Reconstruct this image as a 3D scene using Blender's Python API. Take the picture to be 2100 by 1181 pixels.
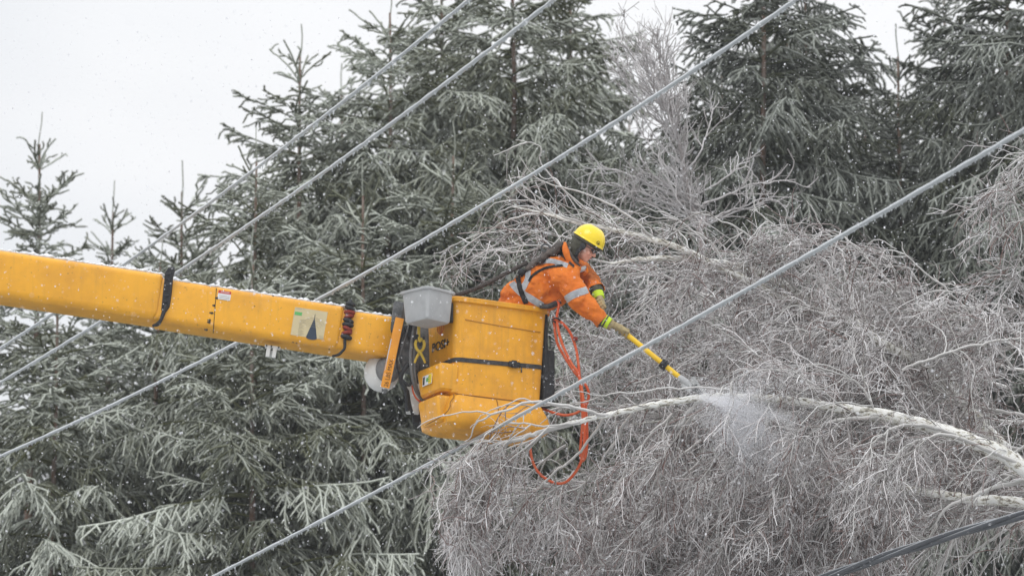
import bpy, bmesh, math, random
import numpy as np
from mathutils import Vector, Matrix
from mathutils.bvhtree import BVHTree

for o in list(bpy.data.objects): bpy.data.objects.remove(o)
SC = bpy.context.scene
COL = SC.collection
RAD = math.radians

# ------------------------------------------------------------------ camera
PITCH = RAD(14.0)
F = 10000.0                      # focal length in photo pixels (photo 2100 wide)
CAM = Vector((0, 0, 1.7))
FW = Vector((0, math.cos(PITCH), math.sin(PITCH)))
UP = Vector((0, -math.sin(PITCH), math.cos(PITCH)))
RT = Vector((1, 0, 0))
cam_d = bpy.data.cameras.new('camera'); cam = bpy.data.objects.new('camera', cam_d)
COL.objects.link(cam); cam.location = CAM
cam.rotation_euler = (RAD(90) + PITCH, 0, 0)
cam_d.sensor_width = 36; cam_d.lens = 36 * F / 2100
cam_d.clip_start = 0.5; cam_d.clip_end = 3000
cam_d.dof.use_dof = True; cam_d.dof.focus_distance = 39.8; cam_d.dof.aperture_fstop = 3.0
SC.camera = cam
SC.render.resolution_x = 1024; SC.render.resolution_y = 575

# ------------------------------------------------------------------ world (overcast, snowing)
W = bpy.data.worlds.new('World'); SC.world = W; W.use_nodes = True
nt = W.node_tree; nt.nodes.clear()
def N(nt, t, **k):
    n = nt.nodes.new(t)
    for a, b in k.items(): setattr(n, a, b)
    return n
wo = N(nt, 'ShaderNodeOutputWorld'); bg = N(nt, 'ShaderNodeBackground'); bg.inputs[1].default_value = 1.0
sky = N(nt, 'ShaderNodeTexSky', sky_type='NISHITA', sun_disc=False)
sky.sun_elevation = RAD(38); sky.sun_rotation = RAD(200)
skm = N(nt, 'ShaderNodeMixRGB', blend_type='MULTIPLY'); skm.inputs[0].default_value = 1
skm.inputs[2].default_value = (.05, .05, .05, 1); nt.links.new(sky.outputs[0], skm.inputs[1])
tc = N(nt, 'ShaderNodeTexCoord'); mp = N(nt, 'ShaderNodeMapping'); mp.inputs['Scale'].default_value = (2.2, 2.2, 5)
nz = N(nt, 'ShaderNodeTexNoise'); nz.inputs['Scale'].default_value = 2.3; nz.inputs['Detail'].default_value = 3
nt.links.new(tc.outputs['Generated'], mp.inputs[0]); nt.links.new(mp.outputs[0], nz.inputs['Vector'])
rmp = N(nt, 'ShaderNodeValToRGB')
rmp.color_ramp.elements[0].position = .3; rmp.color_ramp.elements[0].color = (.78, .81, .85, 1)
rmp.color_ramp.elements[1].position = .66; rmp.color_ramp.elements[1].color = (.99, .995, 1.01, 1)
sx = N(nt, 'ShaderNodeSeparateXYZ'); nt.links.new(tc.outputs['Generated'], sx.inputs[0])
g1 = N(nt, 'ShaderNodeMath', operation='MULTIPLY_ADD', use_clamp=False); g1.inputs[1].default_value = 2.2; g1.inputs[2].default_value = .84; nt.links.new(sx.outputs[0], g1.inputs[0])
g2 = N(nt, 'ShaderNodeMath', operation='MULTIPLY_ADD'); g2.inputs[1].default_value = -2.6; nt.links.new(sx.outputs[2], g2.inputs[0]); nt.links.new(g1.outputs[0], g2.inputs[2])
g3 = N(nt, 'ShaderNodeMath', operation='ADD'); nt.links.new(g2.outputs[0], g3.inputs[0]); nt.links.new(nz.outputs[0], g3.inputs[1])
g4 = N(nt, 'ShaderNodeClamp'); g4.inputs['Min'].default_value = .22; nt.links.new(g3.outputs[0], g4.inputs[0]); nt.links.new(g4.outputs[0], rmp.inputs[0])
mx = N(nt, 'ShaderNodeMixRGB'); mx.inputs[0].default_value = .93
nt.links.new(skm.outputs[0], mx.inputs[1]); nt.links.new(rmp.outputs[0], mx.inputs[2])
# an overcast sky is brighter overhead than near the horizon
ov = N(nt, 'ShaderNodeMapRange'); ov.inputs['From Min'].default_value = .28; ov.inputs['From Max'].default_value = 1; ov.inputs['To Min'].default_value = .96; ov.inputs['To Max'].default_value = 1.75
nt.links.new(sx.outputs[2], ov.inputs[0]); nt.links.new(ov.outputs[0], bg.inputs[1])
nt.links.new(mx.outputs[0], bg.inputs[0]); nt.links.new(bg.outputs[0], wo.inputs[0])
sl = bpy.data.lights.new('sun', 'SUN'); sl.energy = 0.9; sl.angle = RAD(30); sl.color = (1, .97, .93)
so = bpy.data.objects.new('sun', sl); COL.objects.link(so); so.location = (0, 0, 60)
so.rotation_euler = (RAD(45), 0, RAD(-20))
SC.view_settings.view_transform = 'Standard'; SC.view_settings.look = 'None'
SC.view_settings.exposure = 0.12; SC.view_settings.gamma = 1
SC.render.engine = 'CYCLES'
SC.cycles.max_bounces = 10; SC.cycles.diffuse_bounces = 3; SC.cycles.transmission_bounces = 6; SC.cycles.volume_bounces = 4

# ------------------------------------------------------------------ helpers
def P(px, py, d):
    return CAM + FW * d + RT * ((px - 1050) / F * d) + UP * ((590.5 - py) / F * d)
def PV(p): return P(*p)
def to_px(A):                     # world (n,3) -> px,py,depth arrays
    A = np.asarray(A, float) - np.array(CAM)
    d = A @ np.array(FW)
    return 1050 + A @ np.array(RT) / d * F, 590.5 - A @ np.array(UP) / d * F, d

def mat(name, color, rough=.6, metal=0, spec=.4, noise=None, bump=None, coat=0, streak=0):
    """noise=(scale, darker colour, amount)"""
    m = bpy.data.materials.new(name); m.use_nodes = True
    t = m.node_tree; b = t.nodes['Principled BSDF']
    b.inputs['Base Color'].default_value = (*color, 1); b.inputs['Roughness'].default_value = rough
    b.inputs['Metallic'].default_value = metal; b.inputs['Specular IOR Level'].default_value = spec
    b.inputs['Coat Weight'].default_value = coat
    tcn = N(t, 'ShaderNodeTexCoord')
    if noise:
        n = N(t, 'ShaderNodeTexNoise'); n.inputs['Scale'].default_value = noise[0]; n.inputs['Detail'].default_value = 6
        n.inputs['Roughness'].default_value = .65
        t.links.new(tcn.outputs['Object'], n.inputs['Vector'])
        r = N(t, 'ShaderNodeValToRGB'); r.color_ramp.elements[0].position = .42; r.color_ramp.elements[1].position = .75
        r.color_ramp.elements[0].color = (0, 0, 0, 1); r.color_ramp.elements[1].color = (noise[2],) * 3 + (1,)
        t.links.new(n.outputs[0], r.inputs[0])
        x = N(t, 'ShaderNodeMixRGB'); x.inputs[1].default_value = (*color, 1); x.inputs[2].default_value = (*noise[1], 1)
        t.links.new(r.outputs[0], x.inputs[0]); t.links.new(x.outputs[0], b.inputs['Base Color'])
    if streak:
        mpn = N(t, 'ShaderNodeMapping'); mpn.inputs['Scale'].default_value = (14, 14, 1.1); t.links.new(tcn.outputs['Object'], mpn.inputs[0])
        ns = N(t, 'ShaderNodeTexNoise'); ns.inputs['Scale'].default_value = 1.6; ns.inputs['Detail'].default_value = 5; t.links.new(mpn.outputs[0], ns.inputs['Vector'])
        rs = N(t, 'ShaderNodeValToRGB'); rs.color_ramp.elements[0].position = .53; rs.color_ramp.elements[0].color = (0, 0, 0, 1); rs.color_ramp.elements[1].position = .74; rs.color_ramp.elements[1].color = (streak,) * 3 + (1,)
        t.links.new(ns.outputs[0], rs.inputs[0]); xs_ = N(t, 'ShaderNodeMixRGB'); xs_.inputs[2].default_value = (.30, .17, .05, 1)
        src = b.inputs['Base Color'].links[0].from_socket; t.links.new(rs.outputs[0], xs_.inputs[0]); t.links.new(src, xs_.inputs[1])
        # fine scuffs
        n3 = N(t, 'ShaderNodeTexNoise'); n3.inputs['Scale'].default_value = 38; n3.inputs['Detail'].default_value = 3; t.links.new(tcn.outputs['Object'], n3.inputs['Vector'])
        r3 = N(t, 'ShaderNodeValToRGB'); r3.color_ramp.elements[0].position = .66; r3.color_ramp.elements[0].color = (0, 0, 0, 1); r3.color_ramp.elements[1].position = .72; r3.color_ramp.elements[1].color = (.45, .45, .45, 1)
        t.links.new(n3.outputs[0], r3.inputs[0]); x3 = N(t, 'ShaderNodeMixRGB'); x3.inputs[2].default_value = (.22, .12, .03, 1)
        t.links.new(r3.outputs[0], x3.inputs[0]); t.links.new(xs_.outputs[0], x3.inputs[1]); t.links.new(x3.outputs[0], b.inputs['Base Color'])
    if bump:
        n2 = N(t, 'ShaderNodeTexNoise'); n2.inputs['Scale'].default_value = bump[0]; n2.inputs['Detail'].default_value = 4
        t.links.new(tcn.outputs['Object'], n2.inputs['Vector'])
        bp = N(t, 'ShaderNodeBump'); bp.inputs['Strength'].default_value = bump[1]; bp.inputs['Distance'].default_value = .02
        t.links.new(n2.outputs[0], bp.inputs['Height']); t.links.new(bp.outputs[0], b.inputs['Normal'])
    return m

def attr_mat(name, ca, cb, attr, rough=.7, spec=.3, normal_mix=0.0, nlo=-.1, nhi=.8, hue=None):
    """colour runs from ca to cb with a stored attribute (how much rime sits there), plus rime on upward faces"""
    m = bpy.data.materials.new(name); m.use_nodes = True
    t = m.node_tree; b = t.nodes['Principled BSDF']
    b.inputs['Roughness'].default_value = rough; b.inputs['Specular IOR Level'].default_value = spec
    a = N(t, 'ShaderNodeAttribute'); a.attribute_name = attr
    fac = a.outputs['Fac']
    if normal_mix > 0:
        g = N(t, 'ShaderNodeNewGeometry'); s = N(t, 'ShaderNodeSeparateXYZ'); t.links.new(g.outputs['Normal'], s.inputs[0])
        mr = N(t, 'ShaderNodeMapRange'); mr.inputs['From Min'].default_value = nlo; mr.inputs['From Max'].default_value = nhi
        mr.inputs['To Max'].default_value = normal_mix
        t.links.new(s.outputs[2], mr.inputs[0])
        ad = N(t, 'ShaderNodeMath', operation='ADD', use_clamp=True)
        t.links.new(fac, ad.inputs[0]); t.links.new(mr.outputs[0], ad.inputs[1]); fac = ad.outputs[0]
    x = N(t, 'ShaderNodeMixRGB'); x.inputs[1].default_value = (*ca, 1); x.inputs[2].default_value = (*cb, 1)
    t.links.new(fac, x.inputs[0])
    out = x.outputs[0]
    if hue:
        a2 = N(t, 'ShaderNodeAttribute'); a2.attribute_name = 'tint'
        x2 = N(t, 'ShaderNodeMixRGB'); x2.inputs[2].default_value = (*hue, 1)
        t.links.new(a2.outputs['Fac'], x2.inputs[0]); t.links.new(out, x2.inputs[1]); out = x2.outputs[0]
    t.links.new(out, b.inputs['Base Color'])
    return m

def link(name, me, material=None, parent=None, smooth=True):
    o = bpy.data.objects.new(name, me); COL.objects.link(o)
    if material is not None:
        for mm in (material if isinstance(material, (list, tuple)) else [material]): me.materials.append(mm)
    if parent is not None:
        o.parent = parent
        o.matrix_parent_inverse = Matrix.Identity(4)
    if smooth and len(me.polygons):
        me.polygons.foreach_set('use_smooth', np.ones(len(me.polygons), bool))
    return o

def empty(name, loc, rz=0.0):
    o = bpy.data.objects.new(name, None); COL.objects.link(o); o.location = loc; o.rotation_euler = (0, 0, rz)
    o.empty_display_size = .2
    return o
def tag(o, label=None, cat=None, group=None, kind=None):
    if label: o['label'] = label
    if cat: o['category'] = cat
    if group: o['group'] = group
    if kind: o['kind'] = kind
    return o
def world_child(o, parent):       # vertices given in world space, parent an empty placed by location/rot
    o.parent = parent
    o.matrix_parent_inverse = (Matrix.Translation(parent.location) @ parent.rotation_euler.to_matrix().to_4x4()).inverted()

class MB:
    """numpy mesh collector: chunks of same-size faces"""
    def __init__(s): s.v = []; s.f = []; s.n = 0; s.at = {}
    def add(s, v, f, **attrs):
        v = np.asarray(v, np.float32).reshape(-1, 3); f = np.asarray(f, np.int64)
        s.v.append(v); s.f.append(f + s.n); k = len(v)
        for a in set(list(s.at) + list(attrs)):
            if a not in s.at: s.at[a] = [np.zeros(s.n, np.float32)] if s.n else []
            val = attrs.get(a)
            s.at[a].append(np.zeros(k, np.float32) if val is None else np.broadcast_to(np.asarray(val, np.float32).reshape(-1) if np.ndim(val) else np.float32(val), (k,)).astype(np.float32))
        s.n += k
    def mesh(s, name):
        me = bpy.data.meshes.new(name)
        v = np.concatenate(s.v)
        me.vertices.add(len(v)); me.vertices.foreach_set('co', v.ravel())
        tot = sum(f.size for f in s.f); npoly = sum(len(f) for f in s.f)
        me.loops.add(tot); me.polygons.add(npoly)
        me.loops.foreach_set('vertex_index', np.concatenate([f.ravel() for f in s.f]).astype(np.int32))
        sizes = np.concatenate([np.full(len(f), f.shape[1], np.int32) for f in s.f])
        st = np.zeros(npoly, np.int32); st[1:] = np.cumsum(sizes)[:-1]
        me.polygons.foreach_set('loop_start', st)
        me.update(calc_edges=True); me.validate()
        for a, L in s.at.items():
            at = me.attributes.new(a, 'FLOAT', 'POINT'); at.data.foreach_set('value', np.concatenate(L))
        return me

def tubes(mb, C, R, S=4, caps=False, **attrs):
    """C (n,k,3) centre lines, R (n,k) radii; attrs per-line (n,) values; returns unit offset z per vertex"""
    C = np.asarray(C, float); R = np.asarray(R, float)
    n, k, _ = C.shape
    T = np.gradient(C, axis=1); T /= np.linalg.norm(T, axis=2, keepdims=True) + 1e-9
    ref = np.array([.31, .23, .92])
    A = np.cross(T, ref); bad = np.linalg.norm(A, axis=2) < .15
    A[bad] = np.cross(T[bad], np.array([1, 0, 0.]))
    A /= np.linalg.norm(A, axis=2, keepdims=True); B = np.cross(T, A)
    th = np.arange(S) / S * 2 * np.pi
    off = A[:, :, None, :] * np.cos(th)[None, None, :, None] + B[:, :, None, :] * np.sin(th)[None, None, :, None]
    V = C[:, :, None, :] + off * R[:, :, None, None]
    idx = np.arange(n * k * S).reshape(n, k, S)
    a = idx[:, :-1, :]; b = idx[:, 1:, :]
    fa = np.stack([a, np.roll(a, -1, 2), np.roll(b, -1, 2), b], -1).reshape(-1, 4)
    at = {}
    for nm, val in attrs.items():
        val = np.asarray(val, float)
        if val.ndim == 1: at[nm] = np.repeat(val, k * S)
        elif val.ndim == 2: at[nm] = np.repeat(val.reshape(-1), S)
        else: at[nm] = val.reshape(-1)
    if 'ang' in at: at['ang'] = np.tile(th, n * k)
    mb.add(V, fa, **at)
    if caps:
        for e in (0, k - 1):
            for i in range(n):
                ff = idx[i, e][::-1] if e == 0 else idx[i, e]
                mb.f.append((ff + mb.n - n * k * S).reshape(1, -1))
    return off

def catmull(pts, k):
    p = np.array([list(q) for q in pts], float)
    p = np.vstack([2 * p[0] - p[1], p, 2 * p[-1] - p[-2]])
    m = len(p) - 3
    out = []
    for u in np.linspace(0, m - 1e-6, k):
        i = int(u); t = u - i; a, b, c, d = p[i:i + 4]
        out.append(.5 * ((2 * b) + (-a + c) * t + (2 * a - 5 * b + 4 * c - d) * t * t + (-a + 3 * b - 3 * c + d) * t ** 3))
    return np.array(out)

def tube_obj(name, pts, radii, material, parent=None, S=10, k=None, world=True, caps=True):
    k = k or max(12, len(pts) * 6)
    C = catmull(pts, k)
    r = np.interp(np.linspace(0, 1, k), np.linspace(0, 1, len(radii)), radii) if hasattr(radii, '__len__') else np.full(k, radii)
    mb = MB(); tubes(mb, C[None], r[None], S, caps=caps)
    o = link(name, mb.mesh(name), material)
    if parent is not None:
        if world: world_child(o, parent)
        else: o.parent = parent
    return o

# bmesh boxes with bevelled edges
def bm_box(bm, x0, x1, y0, y1, z0, z1, bev=0.0, seg=2, rot=None):
    r = bmesh.ops.create_cube(bm, size=1)
    vs = r['verts']
    for v in vs:
        v.co = Vector(((x0 + x1) / 2 + v.co.x * (x1 - x0), (y0 + y1) / 2 + v.co.y * (y1 - y0), (z0 + z1) / 2 + v.co.z * (z1 - z0)))
    if bev > 0:
        es = list({e for v in vs for e in v.link_edges})
        r2 = bmesh.ops.bevel(bm, geom=es, offset=bev, segments=seg, affect='EDGES', profile=.6)
        vs = list({v for f in r2['faces'] for v in f.verts} | {v for v in vs if v.is_valid})
    if rot is not None:
        for v in vs: v.co = rot @ v.co
    return vs
def bm_obj(name, bm, material, parent=None, smooth=False, world=False, auto=True):
    me = bpy.data.meshes.new(name); bm.to_mesh(me); bm.free()
    o = link(name, me, material, None, smooth=smooth)
    if parent is not None:
        if world: world_child(o, parent)
        else: o.parent = parent
    if auto:
        me.polygons.foreach_set('use_smooth', np.ones(len(me.polygons), bool))
        me.set_sharp_from_angle(angle=RAD(40))
    return o
def box_obj(name, b, material, parent=None, bev=.01, seg=3, rot=None, world=False):
    bm = bmesh.new(); bm_box(bm, *b, bev=bev, seg=seg, rot=rot); return bm_obj(name, bm, material, parent, world=world)

def rounded_ring(x0, x1, y0, y1, r, z, seg=6):
    pts = []
    for cx, cy, a0 in ((x1 - r, y1 - r, 0), (x0 + r, y1 - r, 90), (x0 + r, y0 + r, 180), (x1 - r, y0 + r, 270)):
        for i in range(seg + 1):
            a = RAD(a0 + 90 * i / seg); pts.append((cx + r * math.cos(a), cy + r * math.sin(a), z))
    return pts
def loft_obj(name, rings, material, parent, cap_start=True, cap_end=True, sharp=35):
    bm = bmesh.new(); R = [[bm.verts.new(p) for p in ring] for ring in rings]
    m = len(rings[0])
    for a, b in zip(R, R[1:]):
        for i in range(m): bm.faces.new((a[i], a[(i + 1) % m], b[(i + 1) % m], b[i]))
    if cap_start: bm.faces.new(R[0][::-1])
    if cap_end: bm.faces.new(R[-1])
    bmesh.ops.recalc_face_normals(bm, faces=bm.faces)
    o = bm_obj(name, bm, material, parent)
    o.data.set_sharp_from_angle(angle=RAD(sharp))
    return o

def text_obj(name, s, size, material, M, parent=None, extrude=.0012, width=None, bold=0.0):
    c = bpy.data.curves.new(name, 'FONT'); c.body = s; c.size = size; c.extrude = extrude; c.offset = bold
    c.align_x = 'CENTER'; c.align_y = 'CENTER'; c.resolution_u = 3
    t = bpy.data.objects.new(name, c); COL.objects.link(t)
    bpy.context.view_layer.update()
    me = bpy.data.meshes.new_from_object(t.evaluated_get(bpy.context.evaluated_depsgraph_get()))
    bpy.data.objects.remove(t)
    if width:
        xs = [v.co.x for v in me.vertices]; k = width / (max(xs) - min(xs))
        for v in me.vertices: v.co.x *= k
    me.transform(M); me.materials.clear()
    return link(name, me, material, parent, smooth=False)

def frame(origin, xa, ya):        # matrix whose x and y axes are given
    xa = Vector(xa).normalized(); za = xa.cross(Vector(ya)).normalized(); ya = za.cross(xa)
    m = Matrix.Identity(4)
    for i in range(3): m[i][0] = xa[i]; m[i][1] = ya[i]; m[i][2] = za[i]; m[i][3] = origin[i]
    return m

# ------------------------------------------------------------------ materials
M = {}
M['fibreglass'] = mat('fibreglass_yellow', (.84, .385, .016), .42, spec=.4, noise=(4.5, (.56, .24, .02), .8), bump=(6, .03), coat=.12, streak=.26)
M['boom_yellow'] = mat('boom_yellow_paint', (.87, .41, .014), .38, spec=.5, noise=(3.2, (.60, .26, .02), .7), bump=(4, .02), coat=.15, streak=.18)
M['rib_shade'] = mat('rib_shade_yellow', (.52, .24, .03), .7)  # shadow line along the bucket's moulded rib, painted as a darker yellow
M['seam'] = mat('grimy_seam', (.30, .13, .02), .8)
M['dark'] = mat('black_rubber', (.018, .019, .021), .65, noise=(30, (.06, .06, .065), .7), bump=(40, .3))
M['dkgrey'] = mat('dark_grey_metal', (.075, .078, .08), .6, noise=(18, (.2, .2, .2), .8), bump=(30, .3))
M['midgrey'] = mat('grey_hose_sleeve', (.20, .20, .20), .75, noise=(22, (.09, .09, .09), .9), bump=(50, .3))
M['tray'] = mat('grey_plastic', (.46, .465, .465), .45, noise=(9, (.31, .315, .32), .6), bump=(8, .03))
M['white'] = mat('white_plastic', (.70, .70, .68), .4, noise=(6, (.5, .5, .47), .5))
M['stick_orange'] = mat('orange_fibreglass', (.86, .35, .035), .4, noise=(9, (.6, .2, .03), .5))
M['red'] = mat('red_webbing', (.26, .035, .02), .7, noise=(30, (.1, .02, .02), .7))
M['ink'] = mat('black_ink', (.035, .03, .02), .6)
M['stick_print'] = mat('brown_print', (.16, .07, .015), .6)
M['redink'] = mat('red_ink', (.62, .16, .03), .6)
M['label_white'] = mat('sticker_white', (.74, .74, .76), .4)
M['label_red'] = mat('sticker_red', (.55, .04, .03), .4)
M['label_beige'] = mat('sticker_beige', (.60, .50, .29), .45, noise=(9, (.50, .42, .27), .6))
M['label_green'] = mat('sticker_green', (.12, .42, .12), .4)
M['label_navy'] = mat('sticker_navy', (.03, .045, .07), .4)
M['label_yellow'] = mat('sticker_yellow', (.85, .62, .04), .4)
M['label_grey'] = mat('sticker_print_grey', (.35, .32, .25), .5)
M['tool_yellow'] = mat('tool_yellow', (.55, .37, .04), .45, noise=(20, (.3, .2, .03), .6))
M['pole_yellow'] = mat('pole_yellow', (.88, .56, .02), .3, noise=(9, (.7, .4, .02), .5), coat=.2)
M['steel'] = mat('bare_steel', (.5, .5, .49), .4, metal=.7, noise=(20, (.25, .25, .25), .7))
M['jacket'] = mat('orange_jacket_cloth', (.74, .20, .026), .8, spec=.2, noise=(7, (.56, .12, .02), .8), bump=(16, .9))
M['jacket_dirty'] = mat('soiled_orange_cloth', (.62, .17, .03), .85, spec=.2, noise=(12, (.16, .07, .03), .95), bump=(16, .5))
M['reflect'] = mat('silver_reflective_tape', (.70, .73, .76), .45, spec=.5, noise=(20, (.48, .5, .54), .6))
M['webbing'] = mat('black_webbing', (.03, .03, .032), .8, noise=(30, (.13, .12, .11), .7))
M['leather'] = mat('dark_harness_padding', (.055, .045, .04), .8, noise=(14, (.2, .16, .14), .8), bump=(25, .5))
M['helmet'] = mat('helmet_yellow', (.95, .70, .012), .28, spec=.5, coat=.3, noise=(5, (.88, .6, .01), .4))
M['olive'] = mat('olive_liner_cloth', (.085, .082, .06), .9, noise=(12, (.04, .04, .035), .8), bump=(24, .5))
M['skin'] = mat('ruddy_skin', (.80, .42, .31), .5, spec=.35, noise=(20, (.70, .28, .20), .7), bump=(40, .1))
M['lips'] = mat('lips', (.36, .11, .09), .5)
M['hair'] = mat('grey_brown_hair', (.12, .09, .07), .8)
M['glass'] = mat('spectacle_lens', (.30, .32, .34), .08, spec=.8)
M['eye'] = mat('eye', (.05, .035, .03), .2)
M['glove'] = mat('tan_work_glove', (.42, .33, .17), .8, noise=(18, (.17, .13, .08), .9), bump=(30, .5))
M['lime'] = mat('lime_cuff', (.55, .75, .03), .7, noise=(14, (.42, .6, .04), .5))
M['trousers'] = mat('dark_trousers', (.05, .05, .055), .85)
M['hose'] = mat('orange_hose', (.60, .085, .02), .42, spec=.4, noise=(9, (.62, .20, .09), .8))
M['lanyard'] = mat('dark_brown_rope', (.06, .05, .045), .9, noise=(40, (.15, .12, .11), .7), bump=(60, 1))
M['snow'] = mat('snow', (.82, .83, .85), .9)
M['ground'] = mat('snowy_scrub', (.52, .53, .54), .9, noise=(.35, (.10, .095, .08), 1.0))
M['flake'] = mat('snow_flake', (.9, .9, .92), .9)
_t = M['flake'].node_tree; _m = N(_t, 'ShaderNodeMixShader'); _m.inputs[0].default_value = .5; _tr = N(_t, 'ShaderNodeBsdfTranslucent'); _tr.inputs[0].default_value = (.95, .95, .97, 1)
_t.links.new(_t.nodes['Principled BSDF'].outputs[0], _m.inputs[1]); _t.links.new(_tr.outputs[0], _m.inputs[2]); _t.links.new(_m.outputs[0], _t.nodes['Material Output'].inputs[0])
M['spruce_bark'] = mat('spruce_bark', (.15, .09, .062), .95, noise=(14, (.30, .29, .27), .8), bump=(14, .8))
M['needles'] = attr_mat('rimed_needles', (.052, .058, .030), (.66, .69, .615), 'rime', .75, .25, hue=(.095, .10, .045))
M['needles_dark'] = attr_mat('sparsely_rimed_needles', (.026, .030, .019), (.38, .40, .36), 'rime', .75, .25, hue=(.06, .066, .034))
M['wire'] = attr_mat('iced_conductor', (.33, .35, .36), (.78, .81, .82), 'rime', .3, .5, normal_mix=.9, nlo=-.3, nhi=.7)
M['cable'] = attr_mat('iced_dark_cable', (.05, .055, .065), (.55, .58, .60), 'rime', .3, .5, normal_mix=.9, nlo=.25, nhi=.95)
M['twig'] = attr_mat('iced_birch_twigs', (.060, .036, .030), (.95, .925, .92), 'rime', .25, .6, normal_mix=.5, nlo=-.3, nhi=.9, hue=(.20, .105, .085))
M['limb'] = attr_mat('iced_birch_limbs', (.20, .18, .16), (.80, .79, .77), 'rime', .45, .5, normal_mix=.5, nlo=-.2, nhi=.9)
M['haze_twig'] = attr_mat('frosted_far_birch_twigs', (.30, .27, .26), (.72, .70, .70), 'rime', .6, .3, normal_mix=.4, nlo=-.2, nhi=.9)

def birch_bark(name):
    m = bpy.data.materials.new(name); m.use_nodes = True; t = m.node_tree; b = t.nodes['Principled BSDF']
    b.inputs['Roughness'].default_value = .5
    s = N(t, 'ShaderNodeAttribute'); s.attribute_name = 'along'; a = N(t, 'ShaderNodeAttribute'); a.attribute_name = 'ang'
    c = N(t, 'ShaderNodeCombineXYZ')
    m1 = N(t, 'ShaderNodeMath', operation='MULTIPLY'); m1.inputs[1].default_value = 11
    t.links.new(s.outputs['Fac'], m1.inputs[0]); t.links.new(m1.outputs[0], c.inputs[0])
    sn = N(t, 'ShaderNodeMath', operation='SINE'); cs = N(t, 'ShaderNodeMath', operation='COSINE')
    t.links.new(a.outputs['Fac'], sn.inputs[0]); t.links.new(a.outputs['Fac'], cs.inputs[0])
    t.links.new(sn.outputs[0], c.inputs[1]); t.links.new(cs.outputs[0], c.inputs[2])
    n = N(t, 'ShaderNodeTexNoise'); n.inputs['Scale'].default_value = 1.25; n.inputs['Detail'].default_value = 6; n.inputs['Roughness'].default_value = .72
    t.links.new(c.outputs[0], n.inputs['Vector'])
    r = N(t, 'ShaderNodeValToRGB'); e = r.color_ramp.elements
    e[0].position = .0; e[0].color = (.88, .88, .86, 1); e[1].position = 1; e[1].color = (.05, .045, .04, 1)
    q = e.new(.49); q.color = (.82, .81, .77, 1); q = e.new(.55); q.color = (.50, .47, .38, 1); q = e.new(.61); q.color = (.12, .10, .085, 1)
    t.links.new(n.outputs[0], r.inputs[0]); t.links.new(r.outputs[0], b.inputs['Base Color'])
    return m
M['birch'] = birch_bark('white_birch_bark')

# ------------------------------------------------------------------ ground (snow field, below the frame)
def ground():
    n = 60; xs = np.sign(np.linspace(-1, 1, n)) * np.abs(np.linspace(-1, 1, n)) ** 3 * 600
    X, Y = np.meshgrid(xs, xs)
    Z = .25 * np.sin(X * .11) * np.cos(Y * .09) * (np.hypot(X, Y) > 6)- .1
    V = np.stack([X, Y, Z], -1).reshape(-1, 3); i = np.arange(n * n).reshape(n, n)
    f = np.stack([i[:-1, :-1], i[:-1, 1:], i[1:, 1:], i[1:, :-1]], -1).reshape(-1, 4)
    mb = MB(); mb.add(V, f); o = link('ground', mb.mesh('ground'), M['ground']); tag(o, kind='structure')
    return o
ground()

# ------------------------------------------------------------------ spruces
def unit(v): return v / (np.linalg.norm(v, axis=-1, keepdims=True) + 1e-9)

def needle_coat(mb, p0, p1, rime, tint, dens, nl, nw, rng, core):
    L = np.linalg.norm(p1 - p0, axis=1); n = np.maximum(1, (L * dens + rng.random(len(L))).astype(int))
    idx = np.repeat(np.arange(len(L)), n); m = len(idx); t = rng.random(m)[:, None]
    D = unit(p1 - p0)[idx]; base = p0[idx] + (p1 - p0)[idx] * t
    A = np.cross(D, rng.normal(size=(m, 3))); A = unit(A)
    ln = nl * (0.6 + .6 * rng.random(m))[:, None]
    d = unit(D * .75 + A * .85)
    b = base + A * core * .6
    w = unit(np.cross(D, A)) * nw * .5
    V = np.stack([b - w, b + w, b + d * ln], 1).reshape(-1, 3)
    f = np.arange(m * 3).reshape(-1, 3)
    r = np.clip(rime[idx] + .42 * A[:, 2] + rng.normal(0, .1, m), 0, 1)
    R = np.stack([r * .8, r * .8, np.clip(r + .12, 0, 1)], 1).reshape(-1)
    mb.add(V, f, rime=R, tint=np.repeat(tint[idx], 3))

def shoots(mb, C, R, rime, tint, rng, dens, nl, nw, core=.010):
    """C (n,k,3) centre lines coated with needles"""
    n, k, _ = C.shape
    off = tubes(mb, C, R, 4, rime=np.zeros(n), tint=tint)
    rr = np.clip(rime[:, None, None] + .45 * off[..., 2], 0, 1).reshape(-1)
    mb.at['rime'][-1] = rr.astype(np.float32)
    p0 = C[:, :-1].reshape(-1, 3); p1 = C[:, 1:].reshape(-1, 3)
    needle_coat(mb, p0, p1, np.repeat(rime, k - 1), np.repeat(tint, k - 1), dens, nl, nw, rng, core)

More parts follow.
